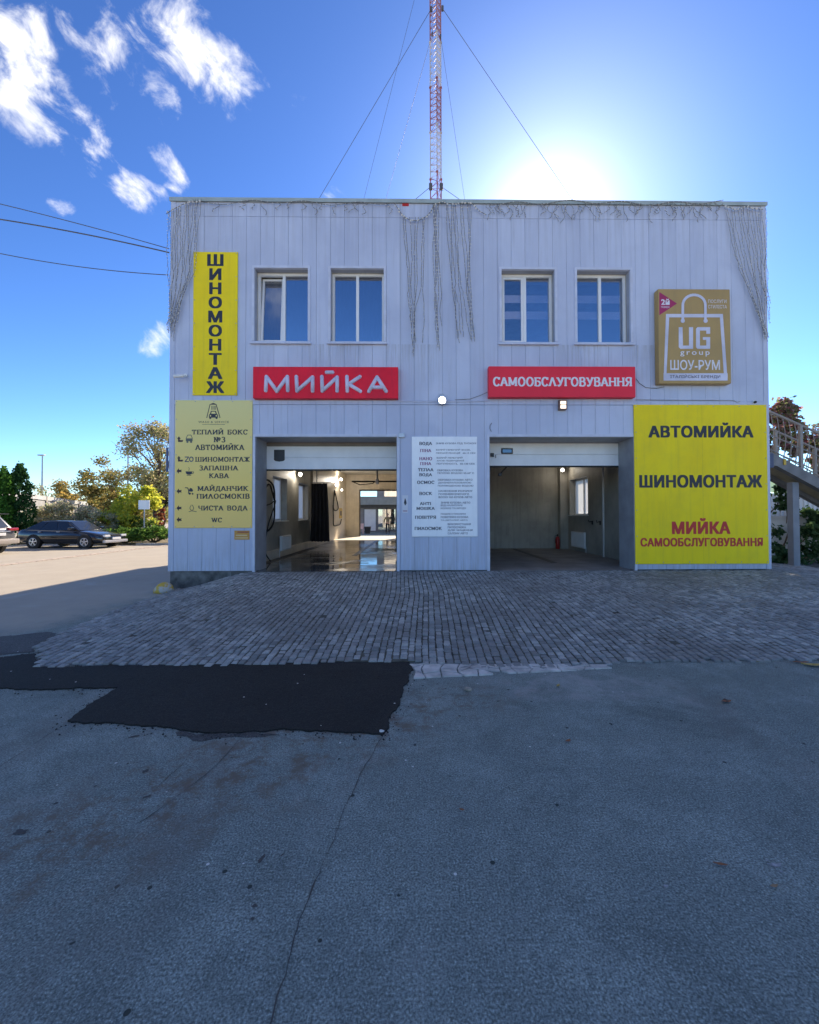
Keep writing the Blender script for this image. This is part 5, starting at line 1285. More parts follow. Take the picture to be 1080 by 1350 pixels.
# ================================================================== CARS
def loft_body(stations):
    mb = MB(); n = 0
    for (x, zb, zt, wb, wm, wt, crown) in stations:
        half = [(0, zb), (wb*.8, zb), (wb, zb+.05), (wm, zb+(zt-zb)*.35), (wm, zb+(zt-zb)*.72), (wt, zt-.02), (wt*.85, zt+.01), (0, zt+crown)]
        ring = [(x, y, z) for y, z in half] + [(x, -y, z) for y, z in half[-2:0:-1]]
        n = len(ring); mb.v += ring
    m = len(stations)
    for i in range(m-1):
        mb.f += [(i*n+k, i*n+(k+1) % n, (i+1)*n+(k+1) % n, (i+1)*n+k) for k in range(n)]
    mb.f += [tuple(range(n)), tuple(range((m-1)*n, m*n))]
    return mb
def car(name, label, loc, rz, st, cab, wheels, wr, paint, trim, kind):
    t = thing(name, label, 'car', loc, 'cars parked in the sunny lot', rz)
    b = loft_body(st).build('body', paint, t, local=True, smooth=True)
    s = b.modifiers.new('sub', 'SUBSURF'); s.levels = 2; s.render_levels = 2
    xf0, xf1, xr1, xr0, zb, zt, wb, wt = cab
    bm = bmesh.new()
    vs = [bm.verts.new(v) for v in [(xf0, wb, zb), (xf0, -wb, zb), (xr0, -wb, zb), (xr0, wb, zb), (xf1, wt, zt-.02), (xf1, -wt, zt-.02), (xr1, -wt, zt-.03), (xr1, wt, zt-.03), ((xf1+xr1)/2, wt*1.02, zt), ((xf1+xr1)/2, -wt*1.02, zt)]]
    for f in [(0,1,2,3), (0,4,5,1), (2,6,7,3), (4,8,9,5), (8,7,6,9), (3,7,8,4,0), (1,5,9,6,2)]: bm.faces.new([vs[i] for i in f])
    bmesh.ops.recalc_face_normals(bm, faces=bm.faces[:])
    bmesh.ops.bevel(bm, geom=bm.edges[:], offset=.035, segments=2, affect='EDGES', profile=.6)
    MB().bm(bm).build('cabin', paint, t, local=True, smooth=True)
    def pane(q, u0, u1, v0, v1, nm='window'):
        A, Bq, Cq, Dq = [Vector(p) for p in q]                # bottom-left, bottom-right, top-right, top-left
        f = lambda u, v: (A.lerp(Bq, u)).lerp(Dq.lerp(Cq, u), v)
        nrm = (Bq-A).cross(Dq-A).normalized(); c = (A+Bq+Cq+Dq)/4
        if nrm.dot(c - Vector((0, 0, .9))) < 0: nrm = -nrm
        mb = MB(); mb.quad(*[f(u, v) + nrm*.008 for u, v in ((u0, v0), (u1, v0), (u1, v1), (u0, v1))])
        mb.quad(*[f(u, v) + nrm*.002 for u, v in ((u0, v0), (u1, v0), (u1, v1), (u0, v1))])
        return mb.build(nm, M['carpane'], t, local=True)
    pane([(xf0, wb, zb), (xf0, -wb, zb), (xf1, -wt, zt), (xf1, wt, zt)], .07, .93, .05, .92, 'windscreen')
    pane([(xr0, -wb, zb), (xr0, wb, zb), (xr1, wt, zt), (xr1, -wt, zt)], .08, .92, .12 if kind == 'suv' else .06, .9, 'rear_window')
    for sgn in (1, -1):
        q = [(xr0, sgn*wb, zb), (xf0, sgn*wb, zb), (xf1, sgn*wt, zt), (xr1, sgn*wt, zt)]
        for u0, u1 in ((.05, .30), (.33, .62), (.65, .92)): pane(q, u0, u1, .07, .86)
    for x in wheels:
        for sgn in (1, -1):
            y = st[len(st)//2][4]*sgn
            w = MB().lathe([(wr*1.16, -.16), (wr*1.16, .012), (wr*.8, .012), (wr*.8, -.16)] if sgn > 0 else [(wr*1.16, .16), (wr*1.16, -.012), (wr*.8, -.012), (wr*.8, .16)], 28, 'Y', (x, y, wr+.015)).build('wheel_arch', M['rubber'], t, local=True)
            d = 1 if sgn > 0 else -1
            wh = MB().lathe([(wr*.3, -d*.03), (wr*.62, -d*.03), (wr*.64, d*.018), (wr*.9, d*.026), (wr, d*.0), (wr, -d*.18), (wr*.6, -d*.19)], 28, 'Y', (x, y, wr)).build('wheel', M['rubber'], t, local=True)
            mb = MB(); mb.lathe([(wr*.66, d*.02), (wr*.60, d*.024), (wr*.56, d*.012), (wr*.56, -d*.03), (wr*.66, -d*.03), (wr*.66, d*.02)], 28, 'Y', (x, y, wr), caps=False); mb.lathe([(wr*.2, d*.02), (wr*.14, d*.032)], 14, 'Y', (x, y, wr))
            for k in range(5):
                a = 2*pi*k/5 + .3
                mb.prism([(x+wr*(r_*cos(a)-h_*sin(a)), wr+wr*(r_*sin(a)+h_*cos(a))) for r_, h_ in ((.12, -.08), (.62, -.13), (.62, .13), (.12, .08))], y+d*.004, y+d*.022)
            mb.build('rim', M['rim'], wh, local=True)
    return t
M['rim'] = pmat('rim', (.62, .62, .64), .3, .05, metal=.6)
M['carpane'] = pmat('car_pane', (.02, .025, .035), .08, .1, spec=.6)
M['carblack'] = pmat('black_car_paint', (.012, .014, .018), .18, .1, coat=1.0)
M['cargrey'] = pmat('grey_car_paint', (.13, .13, .135), .3, .05, coat=.6)
M['lens'] = pmat('clear_lens', (.75, .75, .75), .12, .03, coat=1)
M['redlens'] = pmat('red_lens', (.42, .03, .04), .2, .05, coat=1)
st = [(2.30, .30, .58, .60, .66, .62, .01), (2.18, .22, .66, .72, .80, .72, .02), (1.75, .20, .76, .78, .86, .74, .03), (.95, .20, .88, .80, .87, .76, .03), (0, .20, .90, .80, .87, .78, .02), (-1.2, .20, .94, .80, .87, .78, .02), (-2.0, .24, .97, .78, .85, .74, .02), (-2.24, .30, .92, .70, .76, .66, .02), (-2.30, .36, .84, .6, .66, .58, .01)]
cr = car('parked_car', 'black liftback car parked side-on with its silver wheel and front corner showing', (-17.55, 21.35, .004), radians(-4), st, (1.0, .22, -1.15, -2.02, .87, 1.37, .755, .56), (1.38, -1.28), .315, M['carblack'], None, 'sedan')
for s in (.52, -.52):
    MB().bbox(2.16, 2.285, s-.17, s+.17, .55, .66, .03).build('headlight', M['lens'], cr, local=True)
    MB().bbox(-2.30, -2.2, s-.18, s+.18, .72, .86, .03).build('tail_light', M['redlens'], cr, local=True)
MB().bbox(2.2, 2.33, -.74, .74, .26, .40, .05).build('bumper', pmat('pale_bumper', (.45, .45, .47), .3, .05), cr, local=True)
MB().bbox(2.24, 2.335, -.26, .26, .41, .52, .01).build('number_plate', M['white'], cr, local=True)
MB().bbox(2.22, 2.29, -.3, .3, .56, .65, .01).build('grille', M['black'], cr, local=True)
for s in (1, -1):
    MB().bbox(.62, .8, s*.90-.09, s*.90+.09, .92, 1.05, .035).build('mirror', M['carblack'], cr, local=True)
    for x in (.02, -.95): MB().bbox(x-.09, x+.09, s*.872-.014, s*.872+.014, .80, .83, .008).build('handle', M['steel'], cr, local=True)
st2 = [(2.22, .40, .78, .62, .70, .62, .02), (2.1, .30, .90, .76, .84, .76, .03), (1.6, .26, 1.0, .84, .92, .80, .04), (.8, .26, 1.08, .86, .92, .82, .02), (-.5, .26, 1.1, .86, .92, .83, .02), (-1.7, .28, 1.13, .86, .92, .82, .02), (-2.15, .34, 1.12, .80, .87, .78, .02), (-2.25, .42, 1.02, .70, .78, .70, .01)]
sv = car('parked_car', 'grey off-road car seen from behind at the left edge of the lot', (-19.55, 17.25, .004), radians(180), st2, (1.05, .35, -1.65, -2.12, 1.05, 1.68, .80, .63), (1.35, -1.32), .36, M['cargrey'], None, 'suv')
for s in (.66, -.66):
    MB().bbox(-2.30, -2.1, s-.2, s+.2, .98, 1.10, .03).build('tail_light', M['redlens'], sv, local=True)
MB().bbox(-2.34, -2.2, -.27, .27, .78, .90, .01).build('number_plate', M['white'], sv, local=True)
MB().bbox(-2.36, -2.05, -.86, .86, .42, .64, .07).build('bumper', pmat('beige_bumper', (.42, .37, .32), .35, .05), sv, local=True)
MB().bbox(-2.31, -2.2, -.5, .5, .94, .975, .012).build('chrome_strip', M['steel'], sv, local=True)
MB().bbox(-2.12, -1.6, -.6, .6, 1.675, 1.705, .012).build('spoiler', M['black'], sv, local=True)
for s in (1, -1): MB().bbox(.72, .92, s*1.0-.1, s*1.0+.1, 1.05, 1.22, .04).build('mirror', M['cargrey'], sv, local=True)

# ================================================================== PLANTS
def leaves(mb, c, r, n, size, rnd, shell=.55, squash=1.0, droop=0):
    for _ in range(n):
        while True:
            x, y, z = rnd.uniform(-1, 1), rnd.uniform(-1, 1), rnd.uniform(-1, 1)
            d = x*x+y*y+z*z
            if 1e-4 < d <= 1: break
        k = (shell + (1-shell)*rnd.random()) / sqrt(d) * (d ** .25)
        p = Vector((c[0] + x*k*r[0], c[1] + y*k*r[1], c[2] + z*k*r[2]))
        s = size*rnd.uniform(.6, 1.35)
        a = Vector((rnd.gauss(0, 1), rnd.gauss(0, 1), rnd.gauss(0, .7) - droop)).normalized(); b = a.orthogonal(); b = (Matrix.Rotation(rnd.uniform(0, 6.28), 3, a) @ b).normalized()
        w = s*.42; m = p + a*s*.5
        mb.add([p, m + b*w, p + a*s, m - b*w], [(0, 1, 2, 3)])
def clumps(c, r, k, rnd, lo=0.35, hi=.62, bottom=-.9):
    out = []
    for _ in range(k):
        while True:
            v = Vector((rnd.uniform(-1, 1), rnd.uniform(-1, 1), rnd.uniform(bottom, 1)))
            if v.length <= 1: break
        out.append((Vector(c) + Vector((v.x*r[0], v.y*r[1], v.z*r[2])), rnd.uniform(lo, hi)))
    return out
def limb(mb, a, b, r0, r1, rnd, n=5, amp=.06):
    a, b = Vector(a), Vector(b); l = (b-a).length
    pts = [a.lerp(b, i/n) + (Vector((rnd.gauss(0, amp), rnd.gauss(0, amp), rnd.gauss(0, amp*.4)))*l*.35 if 0 < i < n else Vector()) for i in range(n+1)]
    mb.tube(pts, [r0 + (r1-r0)*i/n for i in range(n+1)], 6); return pts
def tree(name, label, base, h, cr_, lm, n_clump, n_leaf, size, seed, group=None, trunk_h=.3, sparse=1.0, cat='tree', tw=None, cen=.62):
    rnd = random.Random(seed); base = Vector(base); t = thing(name, label, cat, base, group)
    cc = base + Vector((0, 0, h*cen)); rr = (cr_[0], cr_[1], h*(1-cen))
    cl_ = clumps(cc, rr, n_clump, rnd)
    tb = MB(); tw = tw or h*.018; top = base + Vector((rnd.uniform(-.2, .2), rnd.uniform(-.2, .2), h*.72))
    sp = limb(tb, base, top, tw, tw*.3, rnd, 7, .04)
    lb = MB()
    for c, s in cl_:
        src = sp[min(len(sp)-1, max(2, int(len(sp)*min(.95, (c.z-base.z)/h*.85))))]
        q = limb(tb, src, c, tw*.32, tw*.07, rnd, 4, .09)
        for _ in range(3):
            e = c + Vector((rnd.gauss(0, .5)*cr_[0]*.4, rnd.gauss(0, .5)*cr_[1]*.4, abs(rnd.gauss(0, .5))*h*.09)); limb(tb, q[3], e, tw*.09, tw*.03, rnd, 3, .08)
        s *= min(cr_[0], rr[2])*.8
        leaves(lb, c, (s, s, s*.75), int(n_leaf*sparse*rnd.uniform(.6, 1.3)), size, rnd, .3)
    tb.build('trunk', M['bark'], t, smooth=True); lb.build('crown', lm, t, recalc=False)
    return t
LM_thuja = leaf_mat('thuja_leaf', [(0.027, 0.075, 0.03), (0.045, 0.112, 0.038), (0.068, 0.15, 0.045)], 0.30)
LM_thuja2 = leaf_mat('thuja_light_leaf', [(0.08, 0.208, 0.032), (0.128, 0.288, 0.048), (0.048, 0.128, 0.032)], 0.40)
LM_jun = leaf_mat('juniper_leaf', [(0.135, 0.247, 0.045), (0.203, 0.338, 0.068), (0.08, 0.158, 0.045)], 0.50)
LM_yel = leaf_mat('yellow_leaf', [(0.627, 0.605, 0.067), (0.448, 0.538, 0.09), (0.739, 0.627, 0.112), (0.269, 0.381, 0.067)], 0.62)
LM_aut = leaf_mat('autumn_leaf', [(.34, .25, .09), (.26, .27, .09), (.42, .32, .10), (.20, .22, .08)], .5)
LM_ora = leaf_mat('orange_leaf', [(.46, .30, .08), (.40, .34, .12), (.30, .27, .10)], .5)
LM_pale = leaf_mat('pale_autumn_leaf', [(.46, .40, .24), (.36, .36, .15), (.52, .44, .30), (.27, .31, .11)], .52)
LM_grey = leaf_mat('grey_shrub_leaf', [(0.459, 0.482, 0.321), (0.62, 0.597, 0.436), (0.298, 0.367, 0.184), (0.689, 0.574, 0.459)], 0.55)
LM_dark = leaf_mat('dark_leaf', [(0.045, 0.09, 0.027), (0.081, 0.135, 0.036), (0.126, 0.18, 0.054)], 0.50)
LM_vine = leaf_mat('vine_leaf', [(.34, .13, .15), (.20, .26, .11), (.16, .20, .09), (.46, .32, .32), (.30, .15, .15), (.26, .30, .14)], .5)
LM_ivy = leaf_mat('ivy_leaf', [(0.032, 0.072, 0.032), (0.056, 0.112, 0.048), (0.096, 0.16, 0.072)], 0.35)

def column_tree(name, label, base, h, r, lm, seed, n=5200, size=.13):
    rnd = random.Random(seed); base = Vector(base); t = thing(name, label, 'tree', base, 'thuja trees at the left edge')
    MB().tube([base, base + Vector((0, 0, h*.8))], [.06, .02], 6).build('trunk', M['bark'], t)
    lb = MB()
    for _ in range(int(n/26)):
        z = h*rnd.random()**.85; a = rnd.uniform(0, 6.28); prof = (sin(pi*min(1, .18 + z/h*.86)))**.6
        k = r*prof*(rnd.random()**.35); c = (base.x + k*cos(a), base.y + k*sin(a), base.z + .1 + z)
        leaves(lb, c, (.17, .17, .30), 26, size, rnd, .2, droop=-1.4)
    lb.build('crown', lm, t, recalc=False)
p = P(25, 690, 23.5); column_tree('thuja', 'dark green pointed thuja standing behind the parked cars', (p.x, 23.5, 0), 4.35, .72, LM_thuja, 1)
p = P(4, 690, 22.8); column_tree('thuja', 'lighter green thuja at the left edge of the photo', (p.x, 22.8, 0), 4.0, .55, LM_thuja2, 2)

def wp(px, y): return (PX(px, y, 670), y, .04)
tree('deciduous_tree', 'tall half bare pale autumn tree against the left wall of the building', wp(207, 31), PZ(553, 31, 207), (2.5, 2.3), LM_pale, 46, 210, .15, 11, 'autumn trees beyond the lot', cen=.60)
tree('deciduous_tree', 'darker green tree low behind the tall pale autumn tree', wp(216, 34), PZ(612, 34, 216), (2.6, 2), LM_dark, 16, 190, .2, 12, 'autumn trees beyond the lot')
tree('deciduous_tree', 'russet and gold tree left of the yellow bush', wp(146, 36), PZ(607, 36, 146), (2.5, 2), LM_aut, 26, 170, .19, 13, 'autumn trees beyond the lot')
tree('deciduous_tree', 'small bright orange tree above the pale fence', wp(97, 41), PZ(630, 41, 97), (1.9, 1.6), LM_ora, 14, 150, .2, 14, 'autumn trees beyond the lot')
tree('deciduous_tree', 'nearly bare greyish tree right of the small orange tree', wp(118, 44), PZ(628, 44, 118), (2.6, 2), LM_pale, 22, 90, .18, 15, 'autumn trees beyond the lot')
tree('deciduous_tree', 'nearly bare brownish tree left of the small orange tree', wp(74, 44), PZ(634, 44, 74), (2.6, 2), LM_pale, 20, 90, .18, 16, 'autumn trees beyond the lot')
tree('deciduous_tree', 'thin bare crown rising at the far left above the thujas', wp(-2, 30), PZ(612, 30, 0), (1.6, 1.5), LM_pale, 10, 40, .16, 17, 'autumn trees beyond the lot')
tree('shrub', 'bright yellow green bush leaning over the low juniper hedge', wp(176, 27), PZ(634, 27, 176), (1.55, 1.3), LM_yel, 34, 190, .16, 21, 'shrubs along the verge', cen=.5, cat='shrub', tw=.05)
tree('shrub', 'rust coloured bush between the pale fence and the yellow green bush', wp(142, 31), PZ(648, 31, 142), (1.5, 1.2), LM_aut, 14, 130, .17, 22, 'shrubs along the verge', cen=.5, cat='shrub', tw=.05)
for i, (px, top, y, rx, lb_) in enumerate([(50, 668, 26.5, 1.0, 'loose grey green shrub right of the dark thuja'), (74, 662, 27, 1.1, 'loose grey green shrub above the roof of the black car'), (97, 657, 27, 1.2, 'taller grey green shrub above the windscreen of the black car'), (118, 668, 26.5, 1.0, 'silvery shrub above the bonnet of the black car'), (136, 674, 26, .9, 'silvery shrub in front of the nose of the black car')]):
    tree('shrub', lb_, wp(px, y), PZ(top, y, px), (rx, .9), LM_grey, 24, 170, .12, 30+i, 'shrubs along the verge', cen=.5, cat='shrub', tw=.035)
tree('shrub', 'slender red leaved shrub beside the white notice board', wp(210, 25), PZ(662, 25, 210), (.35, .35), leaf_mat('red_leaf', [(.35, .08, .05), (.25, .06, .04), (.3, .14, .06)], .4), 10, 60, .12, 41, 'shrubs along the verge', cen=.5, cat='shrub', tw=.03)
def mound(name, label, base, r, n, lm, seed, size=.11):
    rnd = random.Random(seed); base = Vector(base); t = thing(name, label, 'shrub', base, 'low juniper hedges')
    lb = MB()
    for _ in range(int(n/30)):
        a = rnd.uniform(0, 6.28); q = sqrt(rnd.random()); x, y = r[0]*q*cos(a), r[1]*q*sin(a); z = r[2]*sqrt(max(0, 1-q*q*.85))*rnd.uniform(.45, 1.0)
        leaves(lb, (base.x+x, base.y+y, base.z+z), (.24, .24, .15), 30, size, rnd, .2, droop=-.7)
    lb.build('foliage', lm, t, recalc=False)
    sb = MB()
    for _ in range(14):
        a = rnd.uniform(0, 6.28); limb(sb, base, base + Vector((r[0]*.8*cos(a), r[1]*.8*sin(a), r[2]*.6)), .03, .008, rnd, 4)
    sb.build('stem', M['bark'], t)
mound('juniper', 'low spreading juniper nearest the kerb right of the black car', wp(165, 23.8), (1.5, .9, .85), 3600, LM_jun, 51)
mound('juniper', 'low spreading juniper against the building corner', wp(204, 23.9), (1.3, .9, .9), 3200, LM_jun, 52)
mound('juniper', 'darker juniper mound rising behind the two low ones', wp(184, 26.2), (1.9, .8, 1.45), 3000, LM_dark, 53)

# far row of trees that closes the horizon: nobody could count them
fw = MB(); rnd = random.Random(77)
for i in range(420):
    x = rnd.uniform(-150, 120); y = rnd.uniform(85, 120); h = 3.5 + 2.5*noise.noise((x*.05, 3, 1)) + 1.5*rnd.random()
    if -3 < x/y*10 < 9: pass
    leaves(fw, (x, y, h*.5), (3.0, 2, h*.55), 26, 1.2, rnd, .3)
tag(fw.build('distant_trees', LM_aut, None, recalc=False), 'far hazy row of autumn trees along the horizon', 'trees', kind='stuff')

# pale fence running away behind the shrubs
A = P(36, 651, 28); Bq = P(146, 666.5, 43)
fn = thing('concrete_fence', 'long pale grey concrete fence running away behind the shrubs', 'fence', (A.x, 28, 0))
dv = Vector((Bq.x-A.x, Bq.y-A.y, 0)); ln = dv.length; u = dv/ln; nn = Vector((-u.y, u.x, 0))*.06
A0 = Vector((A.x, A.y, 0)) - u*6; k = 10; tot = ln + 12
mb = MB(); cp = MB(); ps = MB()
for i in range(k):
    p0, p1 = A0 + u*(tot*i/k + .09), A0 + u*(tot*(i+1)/k - .09); z0, z1 = [A.z + (Bq.z-A.z)*(((p-A0).length-6)/ln) for p in (p0, p1)]
    def slabv(p, q, zb0, zb1, zt0, zt1, w): return [(p-w).to_tuple()[:2]+(zb0,), (q-w).to_tuple()[:2]+(zb1,), (q+w).to_tuple()[:2]+(zb1,), (p+w).to_tuple()[:2]+(zb0,), (p-w).to_tuple()[:2]+(zt0,), (q-w).to_tuple()[:2]+(zt1,), (q+w).to_tuple()[:2]+(zt1,), (p+w).to_tuple()[:2]+(zt0,)]
    BF = [(0,3,2,1), (4,5,6,7), (0,1,5,4), (2,3,7,6), (3,0,4,7), (1,2,6,5)]
    mb.add(slabv(p0, p1, 0, 0, z0-.30, z1-.30, nn), BF); cp.add(slabv(p0, p1, z0-.298, z1-.298, z0, z1, nn*1.8), BF)
    q0, q1 = A0 + u*(tot*i/k - .088), A0 + u*(tot*i/k + .088); ps.add(slabv(q0, q1, 0, 0, z0+.02, z0+.02, nn*2), BF)
mb.build('panel', pmat('fence_render', (.36, .37, .38), .8, .15, 1), fn); cp.build('coping', pmat('fence_cap', (.55, .57, .58), .6), fn); ps.build('post', M['concrete'], fn)['kind'] = 'stuff'
tree('deciduous_tree', 'big leafy tree added behind the right rear corner of the building to cast shade', (11.2, 19.0, 0), 9.6, (2.9, 2.4), LM_dark, 40, 330, .26, 18, cen=.66)  # added tree, mostly out of view, shades the ground right of the building
def lamp_post(label, px, top, y, head):
    x = PX(px, y, 640); z = PZ(top, y, px); t = thing('lamp_post', label, 'lamp post', (x, y, 0), 'lamp posts beyond the lot')
    MB().tube([(x, y, 0), (x, y, z)], [.11, .07], 8).build('pole', M['steel'], t)
    MB().bbox(x-.45, x+.25, y-.15, y+.15, z, z+.14, .05).build('lamp_head', M['steel'], t)
lamp_post('slim lamp post with a flat head rising left above the pale fence', 55.5, 601, 46, True)
lamp_post('slim lamp post partly hidden by the tall pale autumn tree', 168.5, 593, 42, True)
nb = thing('notice_board', 'blank white notice board on a post beyond the juniper hedge', 'sign', (PX(190, 25, 668), 25, 0))
x = PX(190, 25, 668); MB().bbox(PX(183, 25, 668), PX(197.5, 25, 668), 24.96, 25.0, PZ(671.5, 25, 190), PZ(659.5, 25, 190), .01).build('board', M['board'], nb); MB().tube([(x, 25.03, 0), (x, 25.03, PZ(661, 25, 190))], .035, 8).build('post', M['steel'], nb)
tag(MB().bbox(-13.2, -7.2, 28.0, 28.1, 0, 2.3, .02).build('board_fence', pmat('brown_fence', (.10, .07, .05), .85, .3, 4), None, origin=(-10, 28, 0)), 'dark brown board fence behind the juniper mound', 'fence')

# ================================================================== RIGHT OF THE BUILDING
YS0, YS1 = 10.0, 10.85
sx0, sz0 = PX(1019, YS0, 600), PZ(597, YS0, 1020)
sx1, sz1 = PX(1080, YS0, 628), PZ(630, YS0, 1080)
slope = (sz1-sz0)/(sx1-sx0); xe = sx0 + (sz0-.45)/-slope
st_ = thing('outdoor_staircase', 'grey concrete outdoor staircase descending to the right of the building', 'staircase', (sx0, YS0, 0))
sz = lambda x: sz0 + slope*(x-sx0)
mb = MB(); a = .32
mb.prism([(sx0, sz0), (xe, sz(xe)), (xe, sz(xe)-a*.9), (sx0+.1, sz0-a), (sx0, sz0-a)], YS0, YS0+.16); mb.build('stringer', M['stair'], st_)
mb = MB(); mb.prism([(sx0, sz0), (xe, sz(xe)), (xe, sz(xe)-a*.9), (sx0+.1, sz0-a), (sx0, sz0-a)], YS1-.16, YS1); mb.build('stringer', M['stair'], st_)
mb = MB(); n = 18; w = (xe-sx0)/n; h = (sz0-sz(xe))/n
for i in range(n): mb.box(sx0+i*w, sx0+(i+1)*w+.02, YS0+.162, YS1-.162, sz0-(i+1)*h-.02+.12, sz0-(i+1)*h+.14)
mb.prism([(sx0, sz0-.06), (xe, sz(xe)-.06), (xe, sz(xe)-.16), (sx0, sz0-.16)], YS0+.163, YS1-.163); mb.build('step', pmat('yellow_lit_concrete', (.42, .37, .26), .8, .2, 3), st_)  # yellow light on the underside of the flight is put into this colour
mb = MB(); mb.box(sx0-1.4, sx0-.002, YS0, YS1+.4, sz0-.2, sz0+.02); mb.build('landing', M['stair'], st_)
px0 = PX(1045.5, YS0+.3, 690)
mb = MB(); mb.bbox(px0-.082, px0+.082, YS0+.2, YS0+.365, .1, sz(px0)-a*.95, .008); mb.build('post', pmat('post_paint', (.23, .25, .29), .5), st_)
mb = MB(); mb.bbox(sx0-.10, sx0-.003, YS0-.03, YS0+.2, sz0-a-.05, sz0-.02, .01); mb.build('end_plate', pmat('blue_end', (.06, .08, .16), .4), st_)
# yellow lamp on the stringer
MB().bbox(PX(1032.5, YS0, 608), PX(1035.5, YS0, 608), YS0-.03, YS0-.001, PZ(613, YS0, 1033), PZ(605, YS0, 1033), .01).build('marker', pmat('marker_yellow', (.7, .45, .05), .4), st_)
rh = PZ(541, YS0, 1020) - sz0
rail_z = lambda x: sz(x)*1.0 + rh*.99 + (x-sx0)*.10
for yy in (YS0+.07, YS1-.07):
    mb = MB(); xs = [sx0 - 1.3, sx0-.05] + [sx0 + (xe-sx0)*i/8 for i in range(9)]
    mb.tube([(x, yy, rail_z(max(x, sx0-.0))) for x in xs], .03, 8); mb.tube([(x, yy, rail_z(max(x, sx0))-rh*.55) for x in xs], .016, 6); mb.tube([(x, yy, sz(max(x, sx0))+.10) for x in xs], .016, 6)
    mb.build('handrail', M['rail'] if 'rail' in M else M.setdefault('rail', pmat('rail_paint', (.30, .27, .25), .4, .08)), st_)
    x = sx0 + .02; i = 0
    while x < xe:
        mb = MB(); z0, z1 = sz(x)+.02, rail_z(x)
        if i % 7 == 5: mb.bbox(x-.035, x+.035, yy-.035, yy+.035, z0-.02, z1-.02, .01); mb.build('newel', M['rail'], st_)
        else:
            d = -.09 if yy < 10.5 else .09
            mb.tube([(x, yy + d*sin(pi*t)*(1-t*.3) , z0+(z1-z0)*t) for t in [k/6 for k in range(7)]], .0085, 5); mb.build('baluster', M['rail'], st_)
        x += .15; i += 1
# white wall, corrugated fence, green roofed shed
wl = thing('plaster_wall', 'low pale plaster wall behind the staircase post', 'wall', (11, 13, 0))
mb = MB(); mb.box(7.0, 24, 13.0, 13.25, 0, 1.50); mb.build('wall', M['plaster'], wl); mb = MB(); mb.box(6.95, 24, 12.96, 13.29, 1.502, 1.56); mb.build('coping', M['plaster'], wl)
cf = thing('corrugated_fence', 'white corrugated metal fence above the low plaster wall', 'fence', (12, 13.6, 0))
mb = MB(); pts = []
x = 7.2
while x < 24: pts += [(x, 13.6), (x+.06, 13.6), (x+.08, 13.56), (x+.14, 13.56)]; x += .16
n = len(pts); mb.add([(px_, py_, z) for z in (1.2, 2.32) for px_, py_ in pts], [(i, i+1, n+i+1, n+i) for i in range(n-1)]); mb.build('sheet', M['white'], cf)
MB().box(7.2, 24, 13.62, 13.7, 0, 2.25).build('frame', M['steel'], cf)
sh = thing('shed', 'white shed with a green corrugated roof beyond the white fence', 'shed', (16.5, 17, 0))
x0 = PX(1049, 16, 650)
MB().box(x0+.3, x0+9, 16.6, 20, 0, 2.5).build('wall', M['white'], sh)
mb = MB(); pts = []; x = x0
while x < x0+9.4: pts += [x, x+.1]; x += .2
zr0, zr1 = PZ(655, 16.2, 1060), PZ(640, 16.2, 1060)
n = len(pts); mb.add([(x, y, z + (.03 if (i//2) % 2 else 0)) for y, z in ((16.2, zr0), (19.8, zr1+.5)) for i, x in enumerate(pts)], [(i, i+1, n+i+1, n+i) for i in range(n-1)]); mb.build('roof', M['green'], sh)
def vine(label, blobs, lm, seed, size=.11, name='climbing_vine', stems=()):
    rnd = random.Random(seed); c0 = blobs[0][0]; t = thing(name, label, 'climber', (c0[0], c0[1], 0))
    lb = MB()
    for c, r, n in blobs:
        for q, s in clumps(c, r, max(3, n//70), rnd, .3, .5, -1): leaves(lb, q, (s*.55, s*.4, s*.5), 70, size, rnd, .2, droop=.5)
    lb.build('foliage', lm, t, recalc=False)
    sb = MB()
    for a, b in stems: limb(sb, a, b, .025, .01, rnd, 7, .07)
    if sb.v: sb.build('stem', M['bark'], t)
def W_(px, py, y): return tuple(P(px, py, y))
vine('reddish creeper covering the far railing of the outdoor staircase', [(W_(1030, 552, 12.2), (.6, .4, .55), 1500), (W_(1050, 572, 12.4), (.6, .4, .5), 900), (W_(1072, 585, 12.6), (.7, .4, .75), 1500), (W_(1100, 605, 12.6), (.8, .4, .8), 1500), (W_(1022, 575, 12.2), (.4, .3, .5), 700)], LM_vine, 61,
     stems=[((9.7, 12.6, .2), W_(1030, 552, 12.2)), ((11.2, 12.7, .2), W_(1075, 580, 12.6)), ((10.6, 12.7, .2), W_(1055, 565, 12.4)), ((12.2, 12.8, .2), W_(1100, 600, 12.6))])
vine('dark ivy trailing down behind the staircase post', [(W_(1034, 640, 11.4), (.35, .2, .35), 420), (W_(1035, 665, 11.3), (.22, .2, .35), 260), (W_(1053, 640, 11.4), (.15, .15, .25), 90)], LM_ivy, 62, stems=[(W_(1035, 615, 11.4), W_(1037, 690, 11.3))])
vine('dark ivy heaped at the foot of the staircase post and over the plaster wall', [(W_(1028, 735, 10.9), (.45, .3, .28), 700), (W_(1060, 745, 10.8), (.9, .35, .2), 900), (W_(1024, 715, 11.2), (.18, .2, .35), 240), (W_(1075, 690, 12.6), (.7, .25, .45), 1000), (W_(1063, 712, 12.2), (.35, .3, .5), 500), (W_(1100, 690, 12.6), (.8, .3, .5), 700)], LM_ivy, 63, name='ground_ivy')
gb = MB(); gb.prismz([(8.0, 10.3), (16, 9.6), (16, 13), (8.0, 13)], .0, .30); struct('planting_bed', gb, M['soil'])

